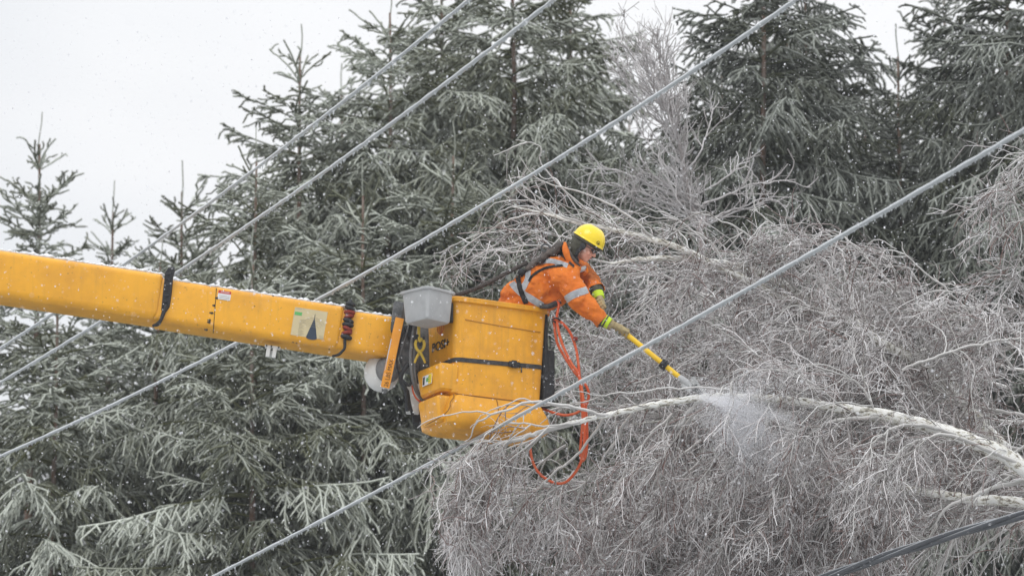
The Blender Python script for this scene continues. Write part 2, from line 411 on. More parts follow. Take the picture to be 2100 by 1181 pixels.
def spruce_crown(name, seed, smax, spread, Lmax, hang=1.0, dens=150, fade=99., s0=0.0, lead=.72, up0=50):
    rng = np.random.default_rng(seed); mb = MB()
    nl, nw = .026, .0060
    br = []                       # s, azimuth, length
    s = lead; w = 0
    while s < smax:
        nbr = rng.integers(5, 8); a0 = rng.random() * 6.28
        for j in range(nbr): br.append((s + rng.normal(0, .03), a0 + j * 6.283 / nbr + rng.normal(0, .2), 1.0 * rng.uniform(.7, 1.15)))
        if s > .9:
            for j in range(rng.integers(5, 8)): br.append((s + rng.uniform(.08, .4), rng.random() * 6.28, rng.uniform(.35, .85)))
        s += rng.uniform(.36, .5) * (1 if s < 3 else .95)
    st, sb = [], []
    # leader
    zz = np.linspace(0, 1, 6)
    C = np.stack([.02 * np.sin(zz * 5 + seed), .015 * np.cos(zz * 4), -lead * (1 - zz)], 1)[None]
    shoots(mb, C, np.full((1, 6), .008), np.array([.45]), np.zeros(1), rng, dens * .7, .015, nw)
    for (s, az, q) in br:
        L = min(Lmax, spread * s ** .92 + .16) * q
        if s < lead + .1: L = max(L, .36 * rng.uniform(.8, 1.2))
        e = RAD(np.interp(s, [0, 1.0, 2.6, 5.0, 8], [up0, 40, 16, -2, -14] if Lmax < 2 else [up0, 34, 10, -8, -20]) + rng.normal(0, 8))
        dr = np.interp(s, [0, 2, 6], [-.12, .32, .7]) * rng.uniform(.7, 1.3); upc = np.interp(s, [0, 2, 6], [.0, .14, .3])
        t = np.linspace(0, 1, 9); wob = rng.normal(0, .03) * L
        r = L * t * math.cos(e); z = L * (math.sin(e) * t - dr * t ** 2 + upc * t ** 3)
        z = z + L * rng.normal(0, .03) * np.sin(t * 5 + rng.random() * 6) + np.cumsum(rng.normal(0, .008, 9)); lat = wob * np.sin(t * 4) + rng.normal(0, .12) * L * t * t
        ca, sa = math.cos(az), math.sin(az)
        C = np.stack([r * ca - lat * sa, r * sa + lat * ca, z - s], 1)
        tw = rng.normal(.56, .20); ti = np.clip(rng.normal(.25, .25), 0, .7)
        tubes(mb, C[None], np.linspace(.006 + .007 * L, .005, 9)[None], 4, rime=np.array([.25]), tint=np.array([1.]))
        o = max(0, int(9 * .35)) if L > .6 else 0
        shoots(mb, C[None, o:], np.full((1, 9 - o), .012), np.array([tw]), np.array([ti]), rng, dens, nl, nw)
        # side shoots
        n1 = max(2, int(L / .062)) if s > lead + .35 else 2; tt = np.sort(rng.uniform(.10 if L < .8 else .16, .98, n1))
        side = np.where(np.arange(n1) % 2, 1., -1.)
        P0 = np.stack([np.interp(tt, t, C[:, i]) for i in range(3)], 1)
        Tn = unit(np.stack([np.interp(tt, t, np.gradient(C[:, i])) for i in range(3)], 1))
        S = unit(np.cross(Tn, np.array([0, 0, 1.])))
        hg = hang * np.interp(s, [0, 1.2, 3, 6], [-.25, .0, .45, 1.0] if Lmax < 2 else [-.1, .25, .8, 1.15])
        l1 = np.minimum(.72, (.07 + .42 * L * (1 - tt) ** .75 * np.minimum(1, (tt + .25) * 1.3))) * rng.uniform(.55, 1.2, n1)
        d0 = unit(Tn * .75 + S * side[:, None] * rng.uniform(.45, .95, n1)[:, None] + np.array([0, 0, -1.]) * hg * rng.uniform(.25, .8, n1)[:, None])
        u = np.linspace(0, 1, 5)
        C1 = P0[:, None] + d0[:, None] * (l1[:, None] * u)[..., None]
        C1[..., 2] -= hg * .62 * (l1[:, None] * u ** 1.7) * rng.uniform(.1, 1.6, n1)[:, None]
        C1 += np.cumsum(rng.normal(0, .016, C1.shape), 1) * u[None, :, None]
        st.append((C1, np.clip(tw + rng.normal(0, .12, n1), 0, 1), np.clip(ti + rng.normal(0, .2, n1), 0, 1), hg))
        # sub shoots
        for i in np.nonzero(l1 > .15)[0]:
            m = int(l1[i] / .070); v = np.linspace(.18, .95, m) + rng.uniform(-.03, .03, m)
            Q = np.stack([np.interp(v, u, C1[i, :, c]) for c in range(3)], 1)
            Tq = unit(np.stack([np.interp(v, u, np.gradient(C1[i, :, c])) for c in range(3)], 1))
            Sq = unit(np.cross(Tq, np.array([.2, .1, 1.]))) * np.where(np.arange(m) % 2, 1, -1)[:, None]
            l2 = np.clip(.50 * l1[i] * (1.1 - v), .07, .19) * rng.uniform(.6, 1.25, m)
            d2 = unit(Tq * .8 + Sq * rng.uniform(.45, 1.25, m)[:, None] + np.array([0, 0, -1.]) * (max(hg, 0) * rng.uniform(.2, .7, m))[:, None])
            uu = np.linspace(0, 1, 3)
            C2 = Q[:, None] + d2[:, None] * (l2[:, None] * uu)[..., None]
            C2[..., 2] -= max(hg, 0) * .35 * l2[:, None] * uu ** 2
            sb.append((C2, np.clip(tw + rng.normal(0, .15, m), 0, 1), np.clip(ti + rng.normal(0, .2, m), 0, 1)))
    C1 = np.concatenate([a[0] for a in st]); r1 = np.concatenate([a[1] for a in st]); t1 = np.concatenate([a[2] for a in st])
    shoots(mb, C1, np.tile(np.linspace(.0125, .010, 5), (len(C1), 1)), r1, t1, rng, dens, nl, nw)
    if sb:
        C2 = np.concatenate([a[0] for a in sb]); r2 = np.concatenate([a[1] for a in sb]); t2 = np.concatenate([a[2] for a in sb])
        shoots(mb, C2, np.tile(np.array([.0125, .012, .008]), (len(C2), 1)), r2, t2, rng, dens, nl, nw)
    print(name, 'verts', mb.n)
    return mb.mesh(name)

def spruce_trunk(H, seed):
    rng = np.random.default_rng(seed + 500)
    z = np.concatenate([np.linspace(0, H - 3, 14), np.linspace(H - 2.7, H - .4, 8)])
    C = np.stack([.03 * np.sin(z * .7 + seed), .03 * np.cos(z * .5), z], 1)
    C[-6:, :2] *= np.linspace(.8, 0, 6)[:, None]
    R = .009 + .0075 * (H - z) ** 1.0
    mb = MB(); tubes(mb, C[None], R[None], 9, caps=True)
    return mb.mesh('trunk')

CROWNS = {}
def crown(kind):
    if kind not in CROWNS:
        CROWNS[kind] = {
            'small': lambda: spruce_crown('crown', 3, 4.2, .36, 1.5, hang=.75, dens=130),
            'small_b': lambda: spruce_crown('crown', 8, 4.2, .33, 1.4, hang=.75, dens=130),
            'large': lambda: spruce_crown('crown', 11, 9.2, .60, 3.0, hang=1.0, dens=150),
            'large_b': lambda: spruce_crown('crown', 23, 9.2, .55, 2.8, hang=1.1, dens=150),
            'pendulous': lambda: spruce_crown('crown', 31, 9.8, .55, 2.6, hang=1.1, dens=150, up0=35),
        }[kind]()
    return CROWNS[kind]

def spruce(px, py, d, kind, rz, label, group='spruces of the forest edge', scale=1.0, material='needles', drop=0.0):
    """tip of the leader seen at photo pixel (px,py) at distance d"""
    tip = P(px, py, d); H = tip.z + .1
    root = empty('spruce_tree', (tip.x, tip.y, -.1), rz); tag(root, label, 'spruce tree', group)
    me = crown(kind)
    if material != 'needles': 
        key = (kind, material)
        if key not in CROWNS: CROWNS[key] = me.copy(); CROWNS[key].materials.clear(); CROWNS[key].materials.append(M[material])
        me2 = CROWNS[key]
        o = bpy.data.objects.new('crown', me2); COL.objects.link(o)
    else:
        if not me.materials: me.materials.append(M['needles'])
        o = bpy.data.objects.new('crown', me); COL.objects.link(o)
    o.parent = root; o.location = (0, 0, H); o.scale = (scale,) * 3
    t = link('trunk', spruce_trunk(H, int(px) % 17), M['spruce_bark'], root)
    return root

SP = [
 # left tops against the sky
 (83, 230, 58, 'small', .3, 'small frosted spruce with a tall bare leader, leftmost treetop against the sky', 1.0),
 (233, 370, 60, 'small_b', 1.3, 'short thin spruce top against the sky, second treetop from the left', .9),
 (374, 328, 59, 'small', 2.2, 'narrow spruce top showing just above the black collar of the boom', 1.0),
 (437, 428, 61, 'small_b', 4.0, 'thin spruce top with a slight bare leader between the two wires above the boom', .9),
 (616, 50, 57, 'large_b', .9, 'spruce with the longest bare leader, standing free against the sky', 1.0),
 (527, 262, 55, 'large', 5.1, 'low frosted spruce at the left edge of the dense crowns above the boom', .85),
 (701, 130, 62, 'large_b', 2.6, 'spruce with a faint thin tip just right of the longest bare leader', 1.0),
 (800, -40, 57, 'large', 1.1, 'tall spruce with reddish stem, first crown cut by the top edge from the left', 1.0),
 (905, -160, 60, 'large_b', 3.3, 'tall pale spruce between the two upper wires', 1.0),
 (1048, -230, 58, 'large', 2.0, 'broad frosted spruce rising behind the worker', 1.0),
 (1170, -150, 61, 'large_b', 5.3, 'tall spruce left of the pale leafless birch', 1.0),
 (1560, -230, 55, 'pendulous', .4, 'dark drooping spruce right of the pale leafless birch', 1.0),
 (1650, -60, 58, 'large', 2.4, 'spruce bordering the left side of the upper right sky gap', 1.0),
 (1840, 50, 57, 'small', 4.2, 'shorter spruce whose tip stands in the sky gap at upper right', .95),
 (2060, -250, 56, 'pendulous', 3.6, 'dark spruce right of the sky gap with hanging twigs', 1.0),
 (2205, -380, 54, 'pendulous', 5.5, 'dark spruce cut by the right edge', 1.0),
 (1602, -270, 58.5, 'pendulous', 1.9, 'dark spruce rising just left of the upper right sky gap', .85),
 (1480, 90, 58, 'large', 2.8, 'dark spruce between the pale birch and the upper wire end', .9),
 (1770, 150, 59, 'pendulous', .8, 'weeping spruce directly under the upper right sky gap', .9),
 (1950, 190, 58, 'pendulous', 4.4, 'weeping spruce below and right of the upper right sky gap', .95),
 (2130, -130, 60, 'large_b', 2.2, 'spruce in the top right corner', 1.0),
 (1935, -70, 61, 'large', 3.0, 'thin tall spruce on the right bank of the sky gap, farther back', .9),
 # lower masses in front
 (120, 520, 54, 'large', 2.9, 'dense spruce under the boom at the far left', 1.0),
 (330, 470, 56, 'large_b', .2, 'dark spruce behind the boom near the black collar', 1.0),
 (520, 470, 53, 'large', 3.9, 'spruce with long rimed boughs sloping down below the boom', 1.05),
 (745, 330, 54, 'large_b', 4.9, 'spruce with snowy boughs directly behind the bucket', 1.05),
 (930, 250, 55, 'large', .0, 'thick spruce right behind the worker and bucket', 1.0),
]
for (px, py, d, kind, rz, lab, sc_) in SP:
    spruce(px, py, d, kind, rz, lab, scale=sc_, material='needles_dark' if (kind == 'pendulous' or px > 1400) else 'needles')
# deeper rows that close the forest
BACK = [(-60, 560, 68), (200, 600, 70), (420, 560, 69), (610, 420, 68), (760, 300, 67), (880, 150, 70), (1010, 60, 68), (1150, 120, 69), (1290, 190, 68), (1420, 180, 66), (1570, 0, 67), (1700, 150, 66), (1810, 330, 67), (1985, 110, 66), (2090, 60, 67), (2220, 0, 64)]
names = ['dusky spruce in the second row behind the boom at the left edge', 'dusky back row spruce left of the black boom collar', 'dusky back row spruce right of the black boom collar', 'back row spruce behind the tree with the long bare leader', 'back row spruce behind the reddish stemmed tree', 'back row spruce seen between the two upper wires', 'back row spruce above the worker', 'back row spruce left of the pale birch crown', 'back row spruce directly behind the pale birch crown', 'back row spruce right beside the sky gap at top centre', 'back row spruce among the dark weeping crowns', 'back row spruce left of the right hand sky gap', 'back row spruce under the right hand sky gap', 'back row spruce right of the right hand sky gap', 'back row spruce close to the right edge', 'back row spruce half outside the right edge']
for i, (px, py, d) in enumerate(BACK):
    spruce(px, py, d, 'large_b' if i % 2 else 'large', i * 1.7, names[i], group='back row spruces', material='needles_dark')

# ------------------------------------------------------------------ aerial lift (boom + bucket)
DB = 39.6                                        # distance of the bucket's near corner
BK0 = P(932, 608, DB)                            # near top corner of the bucket
lift = empty('aerial_lift', BK0, RAD(29)); tag(lift, 'yellow boom lift with a fibreglass worker bucket on the end of its square boom', 'boom lift')
LR = Matrix.Translation(lift.location) @ lift.rotation_euler.to_matrix().to_4x4()
LI = LR.inverted()
def loc(px, py, d): return LI @ P(px, py, d)

# bucket shell: lofted rounded rectangles, hollow
def bring(z, inset=0.0):
    t = -z / 1.0
    return rounded_ring(0 + .02 * t + inset, .872 - .070 * t - inset, 0 + .012 * t + inset, .50 - .03 * t - inset, .055 - min(inset, .03), z)
rings = [bring(-.79, .02), bring(-.80), bring(-.6), bring(-.4), bring(-.2), bring(-.045),
         bring(-.040, -.012), bring(-.036, -.024), bring(-.002, -.026), bring(.004, -.018), bring(.004, .014), bring(-.01, .02), bring(-.4, .02), bring(-.78, .022)]
bucket = loft_obj('bucket', rings, M['fibreglass'], lift, True, True)
# floor section: wider stepped lower body
def lring(z, a, b, c, dd, r=.06): return rounded_ring(a, b, c, dd, r, z)
low = [lring(-.800, .02, .80, .02, .47, .05), lring(-.808, .0, .812, -.006, .48), lring(-.825, -.02, .822, -.012, .485), lring(-.88, -.045, .845, -.030, .49), lring(-.93, -.06, .875, -.045, .50, .07),
       lring(-.99, -.066, .89, -.05, .505, .07), lring(-1.04, -.055, .88, -.04, .50, .07), lring(-1.075, -.01, .84, -.008, .44, .06), lring(-1.088, .04, .79, .03, .40, .05)]
loft_obj('bucket_floor_section', low, M['fibreglass'], lift, True, True)
# panels and ribs pressed into the bucket's sides
def rib(name, pts, w, material=None, parent=None, th=.006):
    """flat raised rib along local points"""
    return tube_obj(name, pts, w, material or M['fibreglass'], parent or lift, S=8, world=False)
rib('moulded_rib', [(.10, .001, -.180), (.45, .001, -.195), (.80, -.000, -.205)], .0055, M['rib_shade'])

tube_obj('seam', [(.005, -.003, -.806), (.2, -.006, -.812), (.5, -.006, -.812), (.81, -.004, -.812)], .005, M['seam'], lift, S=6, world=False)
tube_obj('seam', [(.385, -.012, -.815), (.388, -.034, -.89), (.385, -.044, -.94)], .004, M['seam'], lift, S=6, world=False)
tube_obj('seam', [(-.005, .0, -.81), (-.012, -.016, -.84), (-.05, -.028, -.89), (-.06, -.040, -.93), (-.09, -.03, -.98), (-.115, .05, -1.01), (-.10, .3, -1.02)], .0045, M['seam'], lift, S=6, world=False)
# tapered boxes on the left side
def side_box(name, x0, x1, y0, y1, z0, z1, taper=.02, r=.025):
    rg = [rounded_ring(x0 + taper + .02, x1, y0 + taper + .02, y1 - taper, r * .7, z0), rounded_ring(x0 + taper, x1, y0 + taper, y1 - taper, r, z0 + .02),
          rounded_ring(x0, x1, y0, y1, r, z1 - .03), rounded_ring(x0 + .006, x1, y0 + .006, y1 - .006, r, z1 - .01), rounded_ring(x0 + .03, x1, y0 + .03, y1 - .03, r * .7, z1)]
    return loft_obj(name, rg, M['fibreglass'], lift, True, True)
side_box('control_cover', -.135, .045, -.006, .40, -.785, -.555)
side_box('control_cover', -.135, .03, .03, .38, -1.03, -.815)
side_box('control_cover', -.02, .06, .01, .30, -.81, -.70, .005, .02)
# black strap round the bucket
srg = []
for dz, ins in ((-.018, -.002), (-.018, -.007), (.018, -.007), (.018, -.002)):
    ring = []
    for (x, y, z) in bring(-.535, ins): ring.append((x, y, -.520 + .025 * x / .85 + dz))
    srg.append(ring)
strap = loft_obj('bucket_strap', srg, M['webbing'], lift, False, False)
bm = bmesh.new(); bm_box(bm, .50, .60, -.020, -.002, -.530, -.482, bev=.006); bm_box(bm, .52, .565, -.034, -.01, -.538, -.475, bev=.008)
bm_box(bm, .53, .585, -.04, -.02, -.516, -.498, bev=.006); bm_box(bm, .615, .625, -.008, -.004, -.565, -.51, bev=.002)
bk = bm_obj('ratchet_buckle', bm, M['dark'], strap)
# black rubber pad and dark box on the right side
box_obj('scuff_pad', (.855, .885, .02, .46, -.60, -.04), M['dark'], lift, .01)
box_obj('accessory_box', (.845, .955, .03, .42, -.80, -.335), M['dark'], lift, .015)
# lettering on the left face (face at x = 0, reading towards the near corner)
TF = frame((-.0005, .235, -.36), (0.02, -1, -.01), (.02, 0, 1))
text_obj('lettering', 'POSI+', .105, M['ink'], TF, lift, width=.28, bold=.0015)
def petal(dx, sx):
    a = [(.0085, .235 + dx + sx * .035 * math.sin(t * math.pi), -.16 - .11 * t) for t in np.linspace(0, 1, 9)]
    return [(-.001, y, z) for _, y, z in a]
mb = MB()
for dx, sx in ((0, 1.6), (0, -1.6), (0, .5), (0, -.5)):
    tubes(mb, catmull(petal(dx, sx), 20)[None], np.full((1, 20), .0035), 5)
link('emblem', mb.mesh('emblem'), M['redink'], lift)
# sticker on the control cover (faces left)
def panel(name, c, xa, ya, w, h, material, parent=lift, th=.002):
    m = frame(c, xa, ya); bm = bmesh.new(); bm_box(bm, -w / 2, w / 2, -h / 2, h / 2, 0, th)
    bmesh.ops.transform(bm, matrix=m, verts=bm.verts); return bm_obj(name, bm, material, parent, auto=False)
stk = panel('sticker', (-.1305, .215, -.665), (.0, -1, -.0), (0.05, 0, 1), .16, .085, M['label_white'], th=.003)
panel('sticker_print', (-.134, .165, -.665), (0, -1, 0), (.05, 0, 1), .055, .078, M['label_yellow'], stk)
panel('sticker_print', (-.134, .27, -.665), (0, -1, 0), (.05, 0, 1), .026, .065, M['ink'], stk)
mt = frame((-.137, .175, -.665), (0, -1, 0), (.05, 0, 1))
bm = bmesh.new()
for k, (x, y, w, h) in enumerate([(-.035, .0, .03, .03), (.0, .018, .03, .006), (.0, .0, .03, .006), (.0, -.018, .03, .006)]):
    bm_box(bm, x - w / 2, x + w / 2, y - h / 2, y + h / 2, 0, .001)
bmesh.ops.transform(bm, matrix=mt, verts=bm.verts); bm_obj('sticker_print', bm, M['label_green'], stk, auto=False)

# ---- boom
def boom_axis(px, d): return P(px, 0, d)
def section(name, a, b, h, w, r=.05, material='boom_yellow', hb=None):
    """a,b: (px, py_top, d) of the top edge of the near face at each end; h height, w depth"""
    A = P(*a); B = P(*b); ax = (B - A).normalized(); dep = Vector((0, 1, 0)); dep = (dep - ax * dep.dot(ax)).normalized(); upv = dep.cross(-ax).normalized()
    if upv.z < 0: upv = -upv
    L = (B - A).length
    def ring(t, ins=0, hh=h):
        c = A + ax * (L * t)
        return [c + dep * (x) + upv * (y) for x, y, _ in rounded_ring(ins, w - ins, -hh + ins, -ins, r, 0, 5)]
    hb = hb or h
    rg = [ring(0), ring(1 - .02 / L, 0, hb), ring(1, .012, hb)]
    rg = [[LI @ p for p in q] for q in rg]
    return loft_obj(name, rg, M[material], lift, True, True)
BD = 39.78
_A = P(330, 568, BD); _ax = (P(705, 626, BD) - _A).normalized(); _dep = Vector((0, 1, 0)); _dep = (_dep - _ax * _dep.dot(_ax)).normalized(); _up = _dep.cross(-_ax)
if _up.z < 0: _up = -_up
def OB(px, py, off=0.0):
    """point where the sight line of a photo pixel meets the boom's near face, off metres proud of it"""
    r = P(px, py, 1) - CAM; A = _A + Vector((0, .012, 0)) - _dep * off
    t = (A - CAM).dot(_dep) / r.dot(_dep); return CAM + r * t
section('outer_boom', (-1500, 290, BD + .0), (334, 560, BD), .385, .40, .06, hb=.385)
section('middle_boom', (330, 568, BD + .012), (705, 626, BD + .012), .365, .375, .055)
section('inner_boom', (700, 632, BD + .025), (812, 648, BD + .025), .345, .35, .05)
def wrap(name, px, ptop, pbot, lean, w, material, proud=.012, d=BD):
    """strap lying across the near face of the boom, from pixel ptop to pbot"""
    pts = [OB(px + lean * t, ptop + (pbot - ptop) * t, proud) for t in np.linspace(0, 1, 8)]
    rt = Vector((1, 0, -.16)).normalized()
    bm = bmesh.new(); prev = None
    for p in pts:
        q = [bm.verts.new(LI @ (p + rt * s * w / 2 + Vector((0, e, 0)))) for s, e in ((-1, .012), (-.8, 0), (.8, 0), (1, .012))]
        if prev:
            for i in range(3): bm.faces.new((prev[i], prev[i + 1], q[i + 1], q[i]))
        prev = q
    bmesh.ops.solidify(bm, geom=bm.faces[:], thickness=.01)
    bmesh.ops.recalc_face_normals(bm, faces=bm.faces)
    return bm_obj(name, bm, M[material], lift)
# first black holder
bm = bmesh.new()
m0 = frame(LI @ OB(343, 597, .004), LI.to_3x3() @ Vector((1, 0, -.12)), LI.to_3x3() @ Vector((.17, -.2, 1)))
prof = [(-.032, -.165), (.020, -.175), (.042, -.13), (.036, .12), (.044, .17), (.03, .195), (-.012, .195), (-.036, .15)]
lo = [bm.verts.new((x, y, 0)) for x, y in prof]; hi = [bm.verts.new((x * .85, y * .97, .03)) for x, y in prof]
bm.faces.new(lo[::-1]); bm.faces.new(hi)
for i in range(8): bm.faces.new((lo[i], lo[(i + 1) % 8], hi[(i + 1) % 8], hi[i]))
for k in range(7): bm_box(bm, -.02, .018, -.14 + k * .045, -.118 + k * .045, .026, .040, bev=.006)
bmesh.ops.transform(bm, matrix=m0, verts=bm.verts); bmesh.ops.recalc_face_normals(bm, faces=bm.faces)
holder = bm_obj('strap_cover', bm, M['dark'], lift)
tube_obj('boom_strap', [LI @ OB(*q) for q in ((341, 625, .015), (334, 645, .012), (330, 656, .01), (324, 664, -.005), (314, 668, -.05))], [.02, .016, .015, .018, .012], M['dark'], lift, world=False)
tube_obj('boom_strap', [LI @ OB(*q) for q in ((354, 551, -.06), (352, 556, .01), (349, 575, .015))], [.02, .02, .02], M['dark'], lift, world=False)
# second, black and red bead wrap
wr = tube_obj('boom_strap', [LI @ OB(*q) for q in ((719, 617, -.12), (718, 624, .01), (708, 690, .012), (707, 712, .012), (702, 720, .004), (694, 727, -.01), (682, 730, -.06))], [.014, .014, .014, .012, .011, .012, .009], M['dark'], lift, world=False)
for k in range(9):
    c0 = np.array(LI @ OB(719 - k * 1.1, 624 + k * 8.4, .010)); th = np.linspace(0, 2 * np.pi, 13)
    ex = np.array(LI.to_3x3() @ Vector((1, 0, [-.25, -.5, -.1, .2, -.4, -.2, -.55, .1, -.3][k]))); ey = np.array(LI.to_3x3() @ Vector((0, 1, 0)))
    C = c0 + ex * np.cos(th)[:, None] * (.027 + .007 * ((k * 7) % 3) / 2) + ey * np.sin(th)[:, None] * .026
    mbk = MB(); tubes(mbk, C[None], np.full((1, 13), .0155), 7)
    link('bead', mbk.mesh('bead'), M['red' if k in (2, 3, 6, 7) else 'dark'], wr)
# joint line with little marks
wrap('joint_line', 444, 591, 683, -7, .006, 'ink', .002)
mj = frame(LI @ OB(438, 640, .001), LI.to_3x3() @ _ax, LI.to_3x3() @ _up)
for k, (y, w, x) in enumerate([(-.155, .03, -.03), (-.09, .028, -.018), (-.072, .028, -.018), (-.010, .034, -.010), (.055, .026, 0), (.12, .026, .012)]):
    bm = bmesh.new(); bm_box(bm, x - w / 2 - .006, x + w / 2 - .006, y - .006, y + .006, 0, .002); bm_box(bm, x - .008, x + .004, y - .010, y + .010, .0005, .0025)
    bmesh.ops.transform(bm, matrix=mj, verts=bm.verts); bm_obj('scale_mark', bm, M['ink'], lift, auto=False)
# danger sticker
rx, ry = LI.to_3x3() @ _ax, LI.to_3x3() @ _up
s1 = panel('warning_sticker', LI @ OB(460, 606, .001), rx, ry, .105, .072, M['label_white'])
panel('sticker_band', LI @ OB(461, 599.5, .0032), rx, ry, .104, .024, M['label_red'], s1, .001)
text_obj('lettering', 'DANGER', .02, M['label_white'], frame(LI @ OB(462, 599.5, .0055), rx, ry), s1, .0005, width=.07)
for k in range(4): panel('printed_line', LI @ OB(460, 607 + k * 2.7, .0032), rx, ry, .085, .003, M['label_grey'], s1, .001)
# load chart sticker
s2 = panel('load_chart_sticker', LI @ OB(634, 663, .001), rx, ry, .27, .235, M['label_beige'])
panel('sticker_band', LI @ OB(612, 643, .0032), rx, ry, .06, .028, M['label_green'], s2, .001)
text_obj('lettering', 'CODE W', .016, M['label_grey'], frame(LI @ OB(616, 633.5, .0035), rx, ry), s2, .0005, width=.075)
bm = bmesh.new(); mt = frame(LI @ OB(642, 672, .0032), rx, ry)
tri = [(-.045, -.085), (.045, -.085), (.004, .075), (-.004, .075)]
tri = [(.045 * math.cos(a), -.085 + .016 * math.sin(a)) for a in np.linspace(math.pi, 2 * math.pi, 9)] + [(.003, .075), (.0015, .115), (-.0015, .115), (-.003, .075)]
v = [bm.verts.new((x, y, .0015)) for x, y in tri]; bm.faces.new(v)
bmesh.ops.transform(bm, matrix=mt, verts=bm.verts); bm_obj('printed_diagram', bm, M['label_navy'], s2, auto=False)
mb = MB(); mtn = np.array(mt)
rng = np.random.default_rng(4)
for k in range(5):
    a = np.linspace(.2 + .1 * k, 2.9 - .1 * k, 14); r = .03 + .018 * k
    p = np.stack([r * np.cos(a), -.02 + r * 1.0 * np.sin(a), np.full(14, .002)], 1)
    mb = MB(); tubes(mb, (p @ mtn[:3, :3].T + mtn[:3, 3])[None], np.full((1, 14), .0011), 3); link('printed_arc', mb.mesh('printed_arc'), M['label_grey'], s2)
for k in range(15):
    x0, y0 = (-.115, .05 - k * .0115) if k < 12 else (.06, -.06 - (k - 12) * .012); L = rng.uniform(.02, .05)
    p = np.stack([np.linspace(x0, x0 + L, 3), np.full(3, y0), np.full(3, .001)], 1)
    mb = MB(); tubes(mb, (p @ mtn[:3, :3].T + mtn[:3, 3])[None], np.full((1, 3), .0014), 3); link('printed_line', mb.mesh('printed_line'), M['label_grey'], s2)
for (px, py, w) in ((601, 702, .022), (608, 703, .016), (675, 716, .012), (522, 628, .010), (560, 607, .02)):
    panel('paint_chip', LI @ OB(px, py, .0005), rx, ry, w, .007, M['ink'], lift, .001)
# white bracket under the boom
bm = bmesh.new(); mbk_ = frame(LI @ P(559, 712, BD + .03), rx, ry)
bm_box(bm, -.065, .065, -.005, .012, -.06, .012, bev=.004)
for x in (-.03, .022):
    bm_box(bm, x - .016, x + .016, -.085, .0, -.02, .012, bev=.006)
bm_box(bm, -.03, .03, -.075, -.02, -.05, -.03, bev=.006)
bmesh.ops.transform(bm, matrix=mbk_, verts=bm.verts); br_ = bm_obj('boom_bracket', bm, M['white'], lift)
for x in (-.05, -.01, .05):
    bm = bmesh.new()
    bmesh.ops.create_uvsphere(bm, u_segments=8, v_segments=5, radius=.008, matrix=Matrix.Translation((x, .004, .013)))
    bmesh.ops.transform(bm, matrix=mbk_, verts=bm.verts); bm_obj('bolt', bm, M['dkgrey'], br_)
# white domed cover below the boom end
mb = MB(); rr = []
cpt = loc(783, 764, 39.9)
bm = bmesh.new(); bmesh.ops.create_uvsphere(bm, u_segments=24, v_segments=14, radius=.145, matrix=Matrix.Translation(cpt) @ Matrix.Rotation(RAD(-29), 4, 'Z') @ Matrix.Diagonal((1, .75, 1.12, 1)))
cc = LI @ P(760, 700, 39.9)
bm_obj('rotator_cover', bm, M['white'], lift)
bm = bmesh.new(); bmesh.ops.create_uvsphere(bm, u_segments=20, v_segments=12, radius=.115, matrix=Matrix.Translation(loc(796, 757, 39.80)) @ Matrix.Rotation(RAD(-29), 4, 'Z') @ Matrix.Diagonal((.9, .55, 1.0, 1)))
bm_obj('rotator_hub', bm, M['midgrey'], lift)
# knuckle between boom and bucket
def jbox(name, px0, px1, py0, py1, d0, d1, material, bev=.012, tilt=0):
    """box in world axes given by pixel bounds at its near face"""
    a = P(px0, py1, d0); b = P(px1, py0, d0); bm = bmesh.new()
    bm_box(bm, a.x, b.x, a.y, a.y + (d1 - d0), a.z, b.z, bev=bev)
    if tilt:
        c = Vector(((a.x + b.x) / 2, a.y, (a.z + b.z) / 2)); bmesh.ops.rotate(bm, cent=c, matrix=Matrix.Rotation(RAD(tilt), 3, 'Y'), verts=bm.verts)
    bmesh.ops.transform(bm, matrix=LI, verts=bm.verts); return bm_obj(name, bm, M[material], lift)
jbox('knuckle', 803, 826, 612, 680, 39.70, 40.05, 'dkgrey', .03, 6)
jbox('knuckle', 815, 845, 660, 745, 39.82, 40.1, 'dkgrey', .03, -8)
jbox('knuckle', 822, 858, 712, 752, 39.80, 40.1, 'dkgrey', .04, 0)
jbox('valve_block', 832, 850, 664, 690, 39.68, 39.8, 'dark', .01, -20)
jbox('cover_plate', 826, 846, 690, 735, 39.95, 40.06, 'white', .008, 4)
jbox('mast', 843, 880, 655, 835, 40.02, 40.2, 'dkgrey', .02, 0)
jbox('reservoir', 833, 860, 783, 843, 39.86, 40.0, 'white', .012, 3)
jbox('cover_plate', 848, 856, 660, 700, 39.80, 39.86, 'white', .004, 8)
jbox('tray_bracket', 838, 935, 650, 661, 39.60, 39.72, 'dark', .006, -3)
jbox('tray_bracket', 921, 929, 618, 658, 39.52, 39.60, 'dark', .006, 0)
jbox('mount_post', 846, 862, 838, 868, 40.0, 40.1, 'dark', .008, 0)
